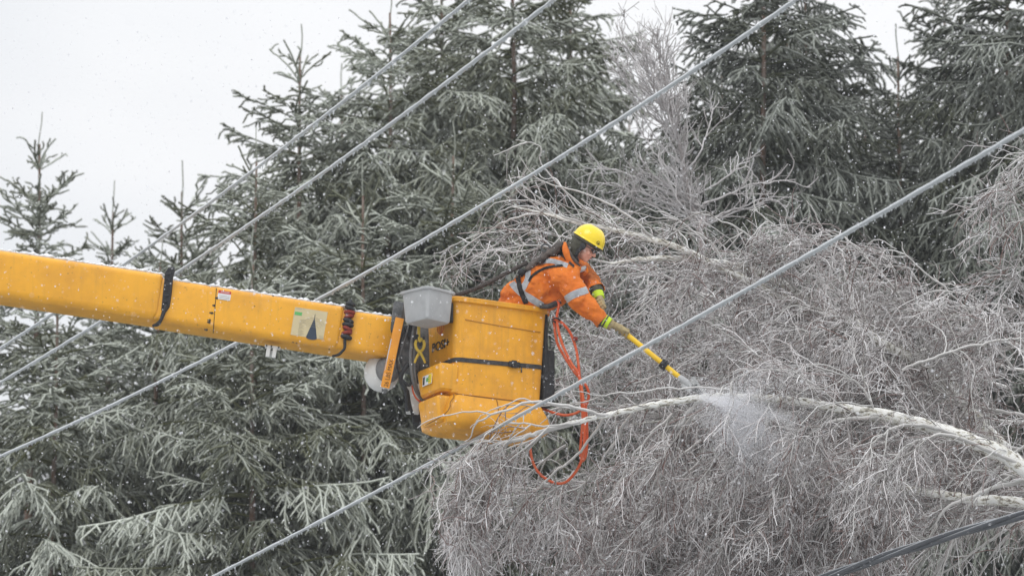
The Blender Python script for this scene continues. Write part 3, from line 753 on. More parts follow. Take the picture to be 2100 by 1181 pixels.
for q, r, m_ in [
    (((852, 655, 39.70), (846, 690, 39.66), (842, 730, 39.64), (845, 770, 39.66), (853, 800, 39.72), (868, 822, 39.80)), .014, 'midgrey'),
    (((856, 652, 39.72), (850, 695, 39.68), (849, 740, 39.66), (853, 785, 39.70), (862, 812, 39.76), (876, 822, 39.80)), .011, 'midgrey'),
    (((840, 660, 39.7), (832, 690, 39.66), (822, 722, 39.66), (816, 750, 39.7), (812, 770, 39.8)), .006, 'midgrey'),
    (((845, 790, 39.7), (848, 806, 39.69), (857, 820, 39.7), (872, 828, 39.75)), .007, 'hose'),
    (((826, 682, 39.68), (818, 712, 39.62), (814, 748, 39.62), (822, 775, 39.66), (836, 800, 39.7)), .008, 'dark'),
    (((838, 745, 39.66), (826, 762, 39.64), (822, 780, 39.66), (832, 800, 39.66), (836, 842, 39.7)), .019, 'dark'),
    (((822, 776, 39.66), (838, 790, 39.66), (845, 778, 39.7), (846, 755, 39.7)), .012, 'dark'),
    (((836, 800, 39.7), (840, 828, 39.72), (846, 850, 39.8)), .014, 'dark')]:
    tube_obj('hydraulic_hose', [LI @ P(*c) for c in q], r, M[m_], lift, world=False, S=8)

def edge_rime():
    rng = np.random.default_rng(5); mb = MB(); n = 900; px = rng.uniform(-300, 800, n)
    top = np.where(px < 334, 560 + (px - 334) * .1472, np.where(px < 705, 568 + (px - 330) * .1547, 632 + (px - 700) * .1429))
    base = np.array([[1, 0, 0], [-1, 0, 0], [0, 1, 0], [0, -1, 0], [0, 0, 1], [0, 0, -1.]]); f = np.array([[0, 2, 4], [2, 1, 4], [1, 3, 4], [3, 0, 4], [2, 0, 5], [1, 2, 5], [3, 1, 5], [0, 3, 5]])
    for x, y, r in zip(px, top, rng.gamma(2, .0035, n) + .002):
        c = np.array(LI @ (OB(x, y, -.05 - rng.uniform(0, .12)) + Vector((0, 0, -.010))))
        mb.add(base * [r * 2.5, r * 2, r * 1.1] + c, f)
    o = link('rime', mb.mesh('rime'), M['snow'], lift); o['kind'] = 'stuff'
edge_rime()

# ---- hot stick with its load text, clipped to the boom end
HS = empty('insulated_jib_stick', P(818, 655, 39.58)); tag(HS, 'flat orange stick lettered 26 LBS MAX hanging at the boom tip', 'jib stick')
def in_world(o, parent, material=None): world_child(o, parent)
a, b = P(820, 652, 39.58), P(789, 797, 39.58)
ax = (b - a).normalized(); wv = Vector((1, 0, 0)); wv = (wv - ax * wv.dot(ax)).normalized(); nv = ax.cross(wv)
if nv.y > 0: nv = -nv
def stick_part(name, t0, t1, w, th, off, material, parent, taper=1.0):
    L = (b - a).length; bm = bmesh.new()
    bm_box(bm, off - w / 2, off + w / 2, -L * t1, -L * t0, -th, 0, bev=.004)
    mm = Matrix.Identity(4)
    for i in range(3): mm[i][0] = wv[i]; mm[i][1] = -ax[i]; mm[i][2] = nv[i]; mm[i][3] = a[i]
    for v in bm.verts:
        t = -v.co.y / L; v.co.x = off + (v.co.x - off) * (1 + (taper - 1) * (t - t0) / (t1 - t0))
    bmesh.ops.transform(bm, matrix=mm, verts=bm.verts)
    o = bm_obj(name, bm, M[material], None); world_child(o, parent); return o, mm
body, smx = stick_part('stick', 0, .985, .070, .035, 0, 'stick_orange', HS, 1.05)
stick_part('reflective_strip', .30, .76, .012, .004, -.030, 'label_white', HS)
bm = bmesh.new(); bm_box(bm, -.026, .026, -.045, 0, -.03, -.004, bev=.008)
for v in bm.verts: v.co.x *= 1 + v.co.y * 8
mm = smx.copy(); mm.translation = b
bmesh.ops.transform(bm, matrix=mm, verts=bm.verts); o = bm_obj('stick_foot', bm, M['dkgrey'], None); world_child(o, HS)
t = text_obj('lettering', '26 LBS MAX', .050, M['stick_print'], frame(a + ax * .455 + nv * .0015 + wv * .006, -ax, -wv if False else Vector((-1, 0, 0))), None, .0008, width=.225)
world_child(t, HS)
# ---- tool tray
TR = empty('tool_tray', P(877, 655, 39.5)); tag(TR, 'grey plastic tool tub hooked on the upper left corner of the yellow bucket', 'tool tub')
c0 = P(877, 583, 39.5 - .235); zt = c0.z; ang = RAD(45); cxy = P(877, 620, 39.5)
def tring(hw, z, r=.04):
    out = []
    for x, y, _ in rounded_ring(-hw, hw, -hw, hw, r, 0, 5):
        out.append((cxy.x + (x * math.cos(ang) - y * math.sin(ang)), cxy.y + x * math.sin(ang) + y * math.cos(ang), z))
    return out
tr = [tring(.128, zt - .262, .04), tring(.138, zt - .248, .04), tring(.153, zt - .03), tring(.154, zt - .025), tring(.168, zt - .02), tring(.170, zt - .004), tring(.164, zt), tring(.148, zt - .002), tring(.122, zt - .24)]
o = loft_obj('tub', [[Vector(p) for p in q] for q in tr], M['tray'], None); world_child(o, TR)
# ---- yellow wire tongs hanging from a hook
TG = empty('wire_tongs', P(861, 690, 39.58)); tag(TG, 'yellow crossed tongs with black jaws hanging beside the bucket hoses', 'tongs')
for s in (1, -1):
    o = tube_obj('handle', [P(861 + s * 7, 697, 39.55), P(861 + s * 9, 706, 39.55), P(861 + s * 6, 716, 39.55 + s * .008), P(861, 722, 39.55 + s * .01), P(861 - s * 6, 732, 39.55 + s * .008), P(861 - s * 11, 744, 39.55)], [.012, .013, .012, .013, .011, .009], M['tool_yellow'], TG)
tube_obj('jaw', [P(850, 703, 39.56), P(851, 693, 39.56), P(858, 688, 39.56), P(859, 698, 39.56), P(862, 706, 39.56), P(868, 700, 39.56), P(869, 690, 39.56)], [.012, .016, .012, .015, .016, .014, .010], M['dark'], TG)
tube_obj('hook', [P(859, 662, 39.58), P(859, 690, 39.56), P(861, 699, 39.55), P(865, 694, 39.56)], .013, M['tool_yellow'], TG)

# ---- orange hoses hanging in loops from the bucket
HH = empty('hose_coil', P(1142, 655, 39.95)); tag(HH, 'orange rubber hose hanging in long loops from the right side of the bucket', 'hose')
def ring_pts(L): return [P(*q) for q in L]
tube_obj('hose', ring_pts([(1118, 622, 40.0), (1130, 618, 39.95), (1146, 622, 39.9), (1142, 650, 39.85), (1146, 680, 39.8), (1155, 710, 39.76), (1172, 745, 39.72), (1184, 762, 39.7), (1192, 790, 39.68), (1197, 830, 39.66), (1199, 870, 39.66), (1198, 910, 39.66), (1194, 940, 39.68), (1180, 968, 39.7), (1160, 988, 39.72), (1138, 990, 39.74), (1112, 976, 39.76), (1096, 955, 39.76), (1088, 925, 39.76), (1090, 893, 39.78), (1100, 870, 39.8), (1112, 852, 39.85)]), .0115, M['hose'], HH, k=110)
tube_obj('hose', ring_pts([(1134, 652, 39.86), (1150, 660, 39.84), (1168, 680, 39.82), (1180, 710, 39.8), (1186, 745, 39.76), (1189, 780, 39.72), (1193, 820, 39.72), (1195, 860, 39.72), (1192, 900, 39.74), (1190, 930, 39.76), (1194, 945, 39.78), (1202, 930, 39.76), (1204, 880, 39.74), (1200, 820, 39.74)]), .0115, M['hose'], HH, k=80)
tube_obj('hose', ring_pts([(1136, 655, 39.9), (1142, 700, 39.88), (1160, 735, 39.85), (1180, 765, 39.8), (1198, 785, 39.76), (1207, 805, 39.76), (1203, 828, 39.78), (1185, 845, 39.8), (1160, 851, 39.84), (1135, 846, 39.88), (1112, 838, 39.95), (1095, 838, 40.05)]), .0115, M['hose'], HH, k=80)
tube_obj('hose_tie', ring_pts([(1132, 655, 39.83), (1140, 652, 39.81), (1148, 656, 39.83), (1142, 661, 39.86), (1134, 658, 39.88)]), .007, M['dark'], HH)
tube_obj('hose_tie', ring_pts([(1176, 694, 39.79), (1184, 695, 39.78)]), .016, M['red'], HH)

# ------------------------------------------------------------------ the worker
def capsule(bm, p0, r0, p1, r1, flat=None, n=20, rings=6):
    """closed tapered capsule; flat=(axis, factor) squeezes the section along a direction"""
    p0, p1 = Vector(p0), Vector(p1); ax = (p1 - p0); L = ax.length; ax = ax.normalized() if L > 1e-6 else Vector((0, 0, 1))
    a = ax.orthogonal().normalized(); b = ax.cross(a)
    prof = [(-math.cos(t) * r0, math.sin(t) * r0) for t in np.linspace(0, math.pi / 2, rings)] + [(L + math.sin(t) * r1, math.cos(t) * r1) for t in np.linspace(0, math.pi / 2, rings)]
    prev = None
    vs = []
    for h, r in prof:
        c = p0 + ax * h; r = max(r, 1e-4)
        ring = [bm.verts.new(c + (a * math.cos(2 * math.pi * i / n) + b * math.sin(2 * math.pi * i / n)) * r) for i in range(n)]
        vs += ring
        if prev:
            for i in range(n): bm.faces.new((prev[i], prev[(i + 1) % n], ring[(i + 1) % n], ring[i]))
        else: bm.faces.new(ring[::-1])
        prev = ring
    bm.faces.new(prev)
    if flat:
        d = Vector(flat[0]).normalized(); mid = (p0 + p1) / 2
        for v in vs:
            # distance from the axis along d
            q = v.co - p0; along = ax * q.dot(ax); rad = q - along
            v.co += d * rad.dot(d) * (flat[1] - 1)
def ellip(bm, c, r, M3=None):
    m = Matrix.Translation(c) @ (M3.to_4x4() if M3 else Matrix.Identity(4)) @ Matrix.Diagonal((*r, 1))
    bmesh.ops.create_uvsphere(bm, u_segments=20, v_segments=14, radius=1, matrix=m)
def blob(name, fn, material, parent, voxel=.008, smooth=6, wrinkle=None, cut=None, sf=.5):
    """several overlapping closed shapes fused into ONE continuous surface"""
    bm = bmesh.new(); fn(bm)
    bmesh.ops.recalc_face_normals(bm, faces=bm.faces)
    me = bpy.data.meshes.new('tmp'); bm.to_mesh(me); bm.free()
    o = bpy.data.objects.new('tmp', me); COL.objects.link(o)
    r = o.modifiers.new('r', 'REMESH'); r.mode = 'VOXEL'; r.voxel_size = voxel
    if smooth: q = o.modifiers.new('s', 'SMOOTH'); q.iterations = smooth; q.factor = sf
    if wrinkle:
        for size, st, depth_ in wrinkle:
            tx = bpy.data.textures.new('folds', 'CLOUDS'); tx.noise_scale = size; tx.noise_depth = depth_
            dm = o.modifiers.new('d', 'DISPLACE'); dm.texture = tx; dm.strength = st; dm.mid_level = .5; dm.texture_coords = 'GLOBAL'
    bpy.context.view_layer.update()
    m2 = bpy.data.meshes.new_from_object(o.evaluated_get(bpy.context.evaluated_depsgraph_get()))
    bpy.data.objects.remove(o)
    m2.materials.clear()
    if cut:
        bm = bmesh.new(); bm.from_mesh(m2)
        for (pt, no) in cut:
            bmesh.ops.bisect_plane(bm, geom=bm.verts[:] + bm.edges[:] + bm.faces[:], plane_co=pt, plane_no=no, clear_outer=True)
        bm.to_mesh(m2); bm.free()
    ob = link(name, m2, material)
    if parent: world_child(ob, parent)
    return ob
def bvh_of(o):
    me = o.data; return BVHTree.FromPolygons([v.co.copy() for v in me.vertices], [tuple(p.vertices) for p in me.polygons])
def ribbon(name, bvh, pxs, w, material, parent, proud=.005, n=26, th=.004, closed_dir=None):
    """band laid on a surface along a path of photo pixels, w metres wide"""
    pts = []; C = catmull([(x, y, 0) for x, y in pxs], n)
    for i in range(n):
        t = C[min(i + 1, n - 1)] - C[max(i - 1, 0)]; L = math.hypot(t[0], t[1]) + 1e-6; nx, ny = -t[1] / L, t[0] / L
        row = []
        for s in (-1, -.5, 0, .5, 1):
            q = P(C[i][0] + nx * s * w * 125, C[i][1] + ny * s * w * 125, 30); d = (q - CAM).normalized()
            h = bvh.ray_cast(CAM, d)
            row.append((h[0] + h[1] * (proud if abs(s) < 1 else proud * .6)) if h[0] is not None else None)
        pts.append(row)
    bm = bmesh.new(); V = [[bm.verts.new(p) if p is not None else None for p in row] for row in pts]
    for a, b in zip(V, V[1:]):
        for i in range(4):
            q = (a[i], a[i + 1], b[i + 1], b[i])
            if all(x is not None for x in q) and max((q[0].co - q[2].co).length, (q[1].co - q[3].co).length) < .09: bm.faces.new(q)
    for v in [v for v in bm.verts if not v.link_faces]: bm.verts.remove(v)
    bmesh.ops.solidify(bm, geom=bm.faces[:], thickness=-th); bmesh.ops.recalc_face_normals(bm, faces=bm.faces)
    return bm_obj(name, bm, M[material], parent, world=True)

D0 = 40.0
worker = empty('person', P(1050, 900, 40.15)); tag(worker, 'person in orange jacket and yellow helmet leaning out of the bucket, gripping a pole tool', 'person')
PL, WA, CH, UC, NK = P(1022, 705, 40.15), P(1058, 640, 40.13), P(1100, 592, 40.10), P(1136, 556, 40.08), P(1168, 532, 40.06)
SR, ER, WR = P(1150, 556, 39.88), P(1190, 612, 39.76), P(1243, 664, 39.70)     # near arm
SL, EL, WL = P(1172, 545, 40.27), P(1208, 574, 40.16), P(1227, 603, 39.92)     # far arm
# head frame: forward, up, side
def imgdir(dx, dy, dz): return (RT * dx - UP * dy + FW * dz).normalized()
HF = imgdir(.80, .50, -.34); HU = imgdir(.50, -.84, .0); HU = (HU - HF * HU.dot(HF)).normalized(); HS_ = HF.cross(HU)
HC = P(1201, 505, 39.98)
HM = Matrix((HF, HS_, HU)).transposed()           # columns: forward, side, up
def hp(f, s, u): return HC + HF * f + HS_ * s + HU * u

def body(bm):
    capsule(bm, PL, .15, WA, .145); capsule(bm, WA, .145, CH, .15); capsule(bm, CH, .15, UC, .14); capsule(bm, UC, .10, NK, .06)
    capsule(bm, SR + Vector((0, .03, -.02)), .06, ER, .055); capsule(bm, ER, .055, WR, .034); capsule(bm, SL, .075, EL, .055); capsule(bm, EL, .05, WL, .034)
    capsule(bm, UC + Vector((0, .03, -.02)), .08, SR + Vector((0, .03, -.02)), .06); capsule(bm, UC, .09, SL, .07)
    # legs down inside the bucket
    f0 = LR @ Vector((.42, .20, -.78)); f1 = LR @ Vector((.46, .34, -.78))
    for hip, ft, dx in ((PL + Vector((0, -.09, 0)), f0, .0), (PL + Vector((0, .09, 0)), f1, .0)):
        kn = (hip + ft) / 2 + Vector((.05, 0, 0)); capsule(bm, hip, .095, kn, .065); capsule(bm, kn, .062, ft + Vector((0, 0, .1)), .045); capsule(bm, ft + Vector((-.04, 0, .05)), .045, ft + Vector((.16, -.0, .045)), .04)
    # neck and head
    capsule(bm, NK, .06, hp(-.03, 0, -.06), .058)
    ellip(bm, hp(-.012, 0, .02), (.098, .076, .098), HM)
    ellip(bm, hp(.035, 0, -.045), (.052, .058, .07), HM)
    ellip(bm, hp(.062, 0, -.093), (.024, .026, .022), HM)          # chin
    for s in (-1, 1):
        ellip(bm, hp(.062, s * .034, -.035), (.022, .024, .024), HM)   # cheeks
        ellip(bm, hp(.0, s * .076, -.012), (.018, .010, .03), HM)      # ears
    ellip(bm, hp(.082, 0, .018), (.016, .042, .012), HM)           # brow
    capsule(bm, hp(.086, 0, .004), .009, hp(.108, 0, -.030), .0135)    # nose
    ellip(bm, hp(.098, .010, -.034), (.010, .009, .008), HM); ellip(bm, hp(.098, -.010, -.034), (.010, .009, .008), HM)
    ellip(bm, hp(.082, 0, -.060), (.014, .026, .012), HM)          # mouth mound
blob('body', body, M['skin'], worker, voxel=.0065, smooth=2)
# face details
def small(name, c, r, material, Mx=HM):
    bm = bmesh.new(); ellip(bm, c, r, Mx); bm_obj(name, bm, M[material], worker, world=True)
for s in (-1, 1):
    small('eye', hp(.079, s * .032, .001), (.011, .014, .009), 'eye')
    small('eyebrow', hp(.094, s * .032, .024), (.006, .018, .004), 'hair')
small('lips', hp(.0945, 0, -.062), (.006, .020, .0055), 'lips')
# glasses
gl = empty('glasses', hp(.10, 0, .0)); gl.parent = worker; gl.matrix_parent_inverse = Matrix.Translation(-worker.location)
for s in (-1, 1):
    th = np.linspace(0, 2 * np.pi, 19)
    C = np.array([hp(.104 - .012 * abs(math.cos(t) + s) * .5, s * .033 + .023 * math.cos(t), .0 + .017 * math.sin(t)) for t in th])
    mb = MB(); tubes(mb, C[None], np.full((1, 19), .0026), 6); o = link('frame', mb.mesh('frame'), M['dark']); o.parent = worker; o.matrix_parent_inverse = Matrix.Translation(-worker.location)
    bm = bmesh.new(); ellip(bm, hp(.101, s * .033, .0), (.0015, .021, .015), HM); bm_obj('lens', bm, M['glass'], worker, world=True)
    tube_obj('temple', [hp(.096, s * .056, .003), hp(.06, s * .074, .004), hp(.0, s * .082, .0)], .003, M['dark'], worker, S=6)
bpy.data.objects.remove(gl)
# balaclava with a face opening, helmet liner
def bala(bm):
    ellip(bm, hp(-.022, 0, .018), (.112, .094, .112), HM); capsule(bm, hp(-.05, 0, -.03), .085, P(1160, 530, 40.05), .082)
    capsule(bm, hp(-.02, 0, -.06), .075, P(1172, 528, 40.03), .078)
bl = blob('balaclava', bala, M['olive'], worker, voxel=.007, smooth=4, wrinkle=[(.03, .012, 1)])
me = bl.data; bm = bmesh.new(); bm.from_mesh(me)
kill = []
for v in bm.verts:
    q = v.co - HC; f, s_, u = q.dot(HF), q.dot(HS_), q.dot(HU)
    if f > .028 - .02 * max(0, -u) / .05 and -.16 < u < .052 : kill.append(v)
bmesh.ops.delete(bm, geom=kill, context='VERTS'); bmesh.ops.solidify(bm, geom=bm.faces[:], thickness=.006)
bm.to_mesh(me); bm.free()
# black ear muff pad and chin strap
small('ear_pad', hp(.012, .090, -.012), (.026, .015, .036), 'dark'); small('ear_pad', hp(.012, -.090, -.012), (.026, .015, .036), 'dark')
tube_obj('chin_strap', [hp(.015, .094, -.03), hp(.0, .090, -.07), hp(.005, .078, -.115), hp(.03, .045, -.14)], [.014, .016, .015, .012], M['dark'], worker, S=8)
tube_obj('liner_band', [hp(.112 * math.cos(a) - .006, (.100) * math.sin(a), .034) for a in np.linspace(0, 2 * math.pi, 25)], .017, M['olive'], worker, S=8, k=50)
small('cap_peak', hp(.105, 0, .040), (.045, .075, .010), 'olive')
# helmet
def helmet():
    bm = bmesh.new(); nA, nR = 36, 12; rings = []
    prof = [(1.045, -.008), (1.04, -.002), (1.015, .004)] + [(math.cos(t) ** .85, .012 + 1.0 * math.sin(t)) for t in np.linspace(.03, math.pi / 2 - .05, nR)]
    for (r, h) in prof:
        ring = []
        for i in range(nA):
            a = 2 * math.pi * i / nA; fx = .134 * math.cos(a) * (1.06 if math.cos(a) > 0 else 1); fy = .116 * math.sin(a)
            hz = .052 + (h * .128 if h > .02 else h) + (.004 * (abs(math.sin(a)) < .16) if .5 < h < .99 else 0)
            ring.append(bm.verts.new(hp(fx * r - .008, fy * r, hz)))
        rings.append(ring)
    for a, b in zip(rings, rings[1:]):
        for i in range(nA): bm.faces.new((a[i], a[(i + 1) % nA], b[(i + 1) % nA], b[i]))
    bm.faces.new(rings[-1]); bmesh.ops.recalc_face_normals(bm, faces=bm.faces)
    bmesh.ops.solidify(bm, geom=bm.faces[:], thickness=.004)
    return bm_obj('helmet', bm, M['helmet'], worker, world=True)
hel = helmet(); hb = bvh_of(hel)
# mark on the helmet's front right side
bm = bmesh.new()
hm0 = hb.ray_cast(CAM, (P(1226, 498, 30) - CAM).normalized())
hc, hn = hm0[0], hm0[1]
bm.free()
mfr = frame(hc + hn * .003, (HF - hn * HF.dot(hn)), HU)
t = text_obj('lettering', 'G', .042, M['ink'], mfr, None, .001); world_child(t, hel) if False else world_child(t, worker)
t = text_obj('lettering', 'tr', .028, M['ink'], frame(hc + hn * .002 + (HF - hn * HF.dot(hn)) * .022, (HF - hn * HF.dot(hn)), HU), None, .001); world_child(t, worker)

# jacket: one fused padded surface
def jk(bm):
    dp = Vector((0, 1, 0)); imn = imgdir(-.73, -.68, 0)          # image normal of the torso (towards the back)
    capsule(bm, P(1045, 665, 40.14), .205, P(1078, 628, 40.13), .200)
    capsule(bm, P(1074, 622, 40.13), .200, P(1108, 588, 40.10), .195)
    capsule(bm, P(1108, 588, 40.10), .192, P(1138, 562, 40.08), .165)
    capsule(bm, P(1136, 560, 40.07), .15, P(1160, 540, 40.06), .11)
    capsule(bm, P(1142, 558, 39.99), .13, P(1160, 570, 39.88), .115); capsule(bm, P(1158, 566, 39.88), .116, ER, .100)
    capsule(bm, ER + Vector((0, 0, .0)), .100, P(1232, 656, 39.71), .068)
    capsule(bm, P(1150, 548, 40.10), .13, P(1178, 548, 40.27), .11); capsule(bm, SL, .112, EL, .088); capsule(bm, EL, .088, P(1222, 594, 39.97), .062)
    for i in range(4):                                            # bunched folds along the sleeve
        t = .15 + .24 * i; c = ER.lerp(P(1232, 656, 39.71), t); capsule(bm, c + Vector((-.02, 0, .05)), .052, c + Vector((.035, 0, -.055)), .05)
    capsule(bm, P(1150, 610, 40.0), .07, P(1132, 618, 40.0), .07)
fa = (WR - ER).normalized(); fl = (WL - EL).normalized()
jacket = blob('jacket', jk, [M['jacket'], M['jacket_dirty']], worker, voxel=.0085, smooth=5, wrinkle=[(.11, .050, 1), (.045, .024, 1)])
# cuffs opened and collar hole: delete faces beyond the wrist planes; lower edge well inside the bucket
me = jacket.data; bm = bmesh.new(); bm.from_mesh(me)
for v in bm.verts:       # pull in creases across the sleeve at the elbow
    pass
for f in bm.faces:
    c = f.calc_center_median(); x_, y_, d_ = to_px([c]); 
    dl = (Vector(c) - (SL + EL) / 2).length
    if (c - EL).length < .19 and d_[0] > 39.9 and x_[0] > 1186: f.material_index = 1
    if (c - WR).length < .08: f.material_index = 1
for pt, no, near in ((P(1236, 660, 39.71), fa, WR), (P(1225, 599, 39.95), fl, WL)):
    g = [f for f in bm.faces if (f.calc_center_median() - near).length < .13]
    geo = list({v for f in g for v in f.verts} | {e for f in g for e in f.edges}) + g
    bmesh.ops.bisect_plane(bm, geom=geo, plane_co=pt, plane_no=no)
    kill = [v for v in bm.verts if (v.co - near).length < .14 and (v.co - pt).dot(no) > .001]
    bmesh.ops.delete(bm, geom=kill, context='VERTS')
bm.to_mesh(me); bm.free()
jb = bvh_of(jacket)
# collar
tube_obj('collar', [P(1158, 500, 39.99), P(1160, 514, 39.90), P(1168, 532, 39.88), P(1180, 548, 39.90), P(1190, 552, 39.98), P(1194, 545, 40.06)], [.018, .028, .03, .027, .025, .02], M['jacket'], worker)
tube_obj('collar_lining', [P(1163, 508, 39.96), P(1170, 522, 39.88), P(1180, 536, 39.87), P(1188, 545, 39.93)], [.012, .016, .016, .010], M['leather'], worker)
tube_obj('collar_tab', [P(1196, 562, 40.0), P(1202, 556, 39.98), P(1205, 547, 39.98)], [.022, .022, .004], M['jacket'], worker); tube_obj('scarf', [P(1188, 556, 39.95), P(1194, 552, 39.95), P(1201, 547, 39.96)], [.018, .022, .012], M['tray'], worker)
# reflective tape
ribbon('reflective_tape', jb, [(1043, 566), (1052, 583), (1066, 598), (1085, 610), (1100, 619), (1112, 627)], .056, 'reflect', worker)
ribbon('reflective_tape', jb, [(1084, 538), (1083, 555), (1082, 572), (1074, 589), (1066, 597)], .046, 'reflect', worker, .008)
ribbon('reflective_tape', jb, [(1098, 541), (1112, 537), (1128, 535), (1146, 539), (1164, 545)], .040, 'reflect', worker)
ribbon('reflective_tape', jb, [(1161, 615), (1168, 609), (1182, 602), (1197, 597), (1204, 594)], .060, 'reflect', worker)
# harness webbing
ribbon('harness_strap', jb, [(1062, 563), (1065, 580), (1070, 600), (1079, 622)], .040, 'webbing', worker, .012)
ribbon('harness_strap', jb, [(1085, 577), (1092, 566), (1104, 557), (1122, 549), (1142, 546), (1155, 545)], .020, 'webbing', worker, .010)
ribbon('harness_strap', jb, [(1112, 512), (1130, 512), (1150, 518), (1164, 530), (1180, 545)], .050, 'leather', worker, .012)
ribbon('harness_strap', jb, [(1066, 565), (1080, 549), (1100, 530), (1118, 520), (1135, 512)], .055, 'leather', worker, .014)
def pad(name, c, r, material, rot=None, wr=[(.03, .02, 1)]):
    blob(name, lambda bm: ellip(bm, c, r, rot), M[material], worker, voxel=.008, smooth=2, wrinkle=wr)
ptor = Matrix((imgdir(.72, -.69, 0), imgdir(0, 0, 1), imgdir(-.69, -.72, 0))).transposed()
pad('harness_pad', P(1120, 524, 40.02), (.11, .09, .034), 'leather', ptor)
pad('harness_pad', P(1090, 545, 40.02), (.085, .08, .030), 'leather', ptor)
pad('harness_pad', P(1140, 512, 40.0), (.09, .09, .042), 'leather', ptor)
pad('harness_buckle', P(1069, 558, 39.97), (.035, .04, .03), 'dark', ptor, None)
tube_obj('harness_ring', [P(1119 + 9 * math.cos(a), 508 + 7 * math.sin(a), 39.97) for a in np.linspace(0, 2 * math.pi, 15)], .007, M['dkgrey'], worker, S=6)
# dark belt and trouser band under the jacket front
tube_obj('belt', [P(1108, 628, 39.92), P(1125, 628, 39.90), P(1140, 622, 39.92), P(1152, 617, 39.97)], [.020, .022, .024, .018], M['webbing'], worker)
# trousers: fused shell over hips and legs, inside the bucket
def tr_(bm):
    f0 = LR @ Vector((.42, .20, -.70)); f1 = LR @ Vector((.46, .34, -.70))
    capsule(bm, PL, .17, WA, .165)
    for hip, ft in ((PL + Vector((0, -.09, 0)), f0), (PL + Vector((0, .09, 0)), f1)):
        kn = (hip + ft) / 2 + Vector((.05, 0, 0)); capsule(bm, hip, .112, kn, .085); capsule(bm, kn, .082, ft + Vector((0, 0, .06)), .07)
blob('trousers', tr_, M['trousers'], worker, voxel=.015, smooth=3)

# gloves: palm + five separate curled fingers closing on the pole
PO0, PO1 = P(1222, 634, 39.80), P(1398, 777, 39.64)              # pole axis
pax = (PO1 - PO0).normalized()
def hand(name, wrist, grip, ax, back, sgn, scale=1.0):
    """wrist point, point on the bar, bar direction, direction from bar to the back of the hand"""
    back = (back - ax * back.dot(ax)).normalized(); sd = ax.cross(back).normalized() * sgn
    def g(bm):
        kn = [grip + ax * (.036 - .024 * i) * scale + back * .034 + sd * .004 for i in range(4)]
        for i, k in enumerate(kn):
            capsule(bm, wrist, .030, k, .017)
            R_ = .029; L_ = [0.95, 1.0, .97, .85][i]; pr = None
            for j, a in enumerate(np.linspace(RAD(8), RAD(205) * L_, 5)):
                p = grip + ax * (.036 - .024 * i + .004 * j * (1.5 - i)) * scale + back * R_ * math.cos(a) * 1.05 + sd * R_ * math.sin(a)
                if pr is not None: capsule(bm, pr, .0125 - .0006 * j, p, .0125 - .0006 * (j + 1), n=12, rings=4)
                pr = p
        th = [wrist.lerp(grip, .45) - sd * .012 + back * .01, grip + ax * .020 - sd * .034 + back * .008, grip + ax * .052 - sd * .022 - back * .018, grip + ax * .066 - sd * .002 - back * .030]
        for j in range(3): capsule(bm, th[j], .0175 - .0015 * j, th[j + 1], .0165 - .0015 * j, n=12, rings=4)
    return blob(name, g, M['glove'], worker, voxel=.0042, smooth=2, wrinkle=[(.02, .004, 1)])
g1 = P(1278, 679, 39.74); g1 = PO0 + pax * (g1 - PO0).dot(pax)
hand('glove', P(1252, 664, 39.705), g1, pax, imgdir(-.25, -.75, -.35), 1)
g2 = P(1229, 627, 39.83)
gax = (P(1238, 645, 39.80) - P(1210, 600, 39.86)).normalized()
hand('glove', P(1228, 607, 39.90), g2, gax, imgdir(.75, -.30, -.4), 1)
def cuff(a, b, r0, r1, name, material):
    mb = MB(); C = np.linspace(np.array(a), np.array(b), 7)[None]; tubes(mb, C, (np.linspace(r0, r1, 7) + .003 * np.sin(np.arange(7) * 2.5))[None], 20, caps=True)
    o = link(name, mb.mesh(name), M[material]); world_child(o, worker)
cuff(P(1228, 652, 39.715), P(1243, 660, 39.71), .058, .054, 'inner_cuff', 'olive')
cuff(P(1238, 657, 39.71), P(1250, 664, 39.705), .053, .047, 'glove_cuff', 'lime')
cuff(P(1250, 664, 39.705), P(1256, 668, 39.705), .047, .040, 'glove_wrist', 'glove')
cuff(P(1222, 594, 39.96), P(1226, 603, 39.92), .058, .054, 'inner_cuff', 'olive')
cuff(P(1225, 601, 39.92), P(1229, 612, 39.89), .050, .044, 'glove_cuff', 'lime')

# ------------------------------------------------------------------ hydraulic pole pruner
PS = empty('pole_pruner', PO0); tag(PS, 'yellow pole pruner held by the worker and cutting into the white birch stem', 'pole pruner')
tube_obj('pole', [PO0, PO0.lerp(PO1, .5), PO1], .0215, M['pole_yellow'], PS, S=14, k=20)
tube_obj('rear_handle', [P(1238, 647, 39.79), P(1224, 632, 39.80), P(1212, 612, 39.84), P(1206, 598, 39.88), P(1214, 592, 39.90)], [.012, .012, .011, .010, .008], M['dkgrey'], PS)
rc = P(1361, 748, 39.67); rc = PO0 + pax * (rc - PO0).dot(pax)
tube_obj('stop_ring', [rc - pax * .016, rc, rc + pax * .016], [.030, .044, .030], M['dark'], PS, S=20)
for k, dd in ((0, -.02), (1, .02)): tube_obj('stop_ring', [rc + pax * (dd - .008), rc + pax * (dd + .008)], [.038, .038], M['dark'], PS, S=20, k=6)
tube_obj('tool_head', [PO1 - pax * .03, PO1, PO1 + pax * .05, PO1 + pax * .10], [.022, .029, .031, .022], M['tray'], PS, S=14)
bm = bmesh.new()
hh = frame(PO1 + pax * .05, pax, imgdir(.6, -.8, 0))
bm_box(bm, -.02, .075, -.048, -.012, -.022, .022, bev=.006)
for k in range(5): bm_box(bm, -.018 + k * .017, -.010 + k * .017, -.054, -.044, -.024, .024, bev=.002)
bmesh.ops.transform(bm, matrix=hh, verts=bm.verts); bm_obj('valve_housing', bm, M['tray'], PS, world=True)
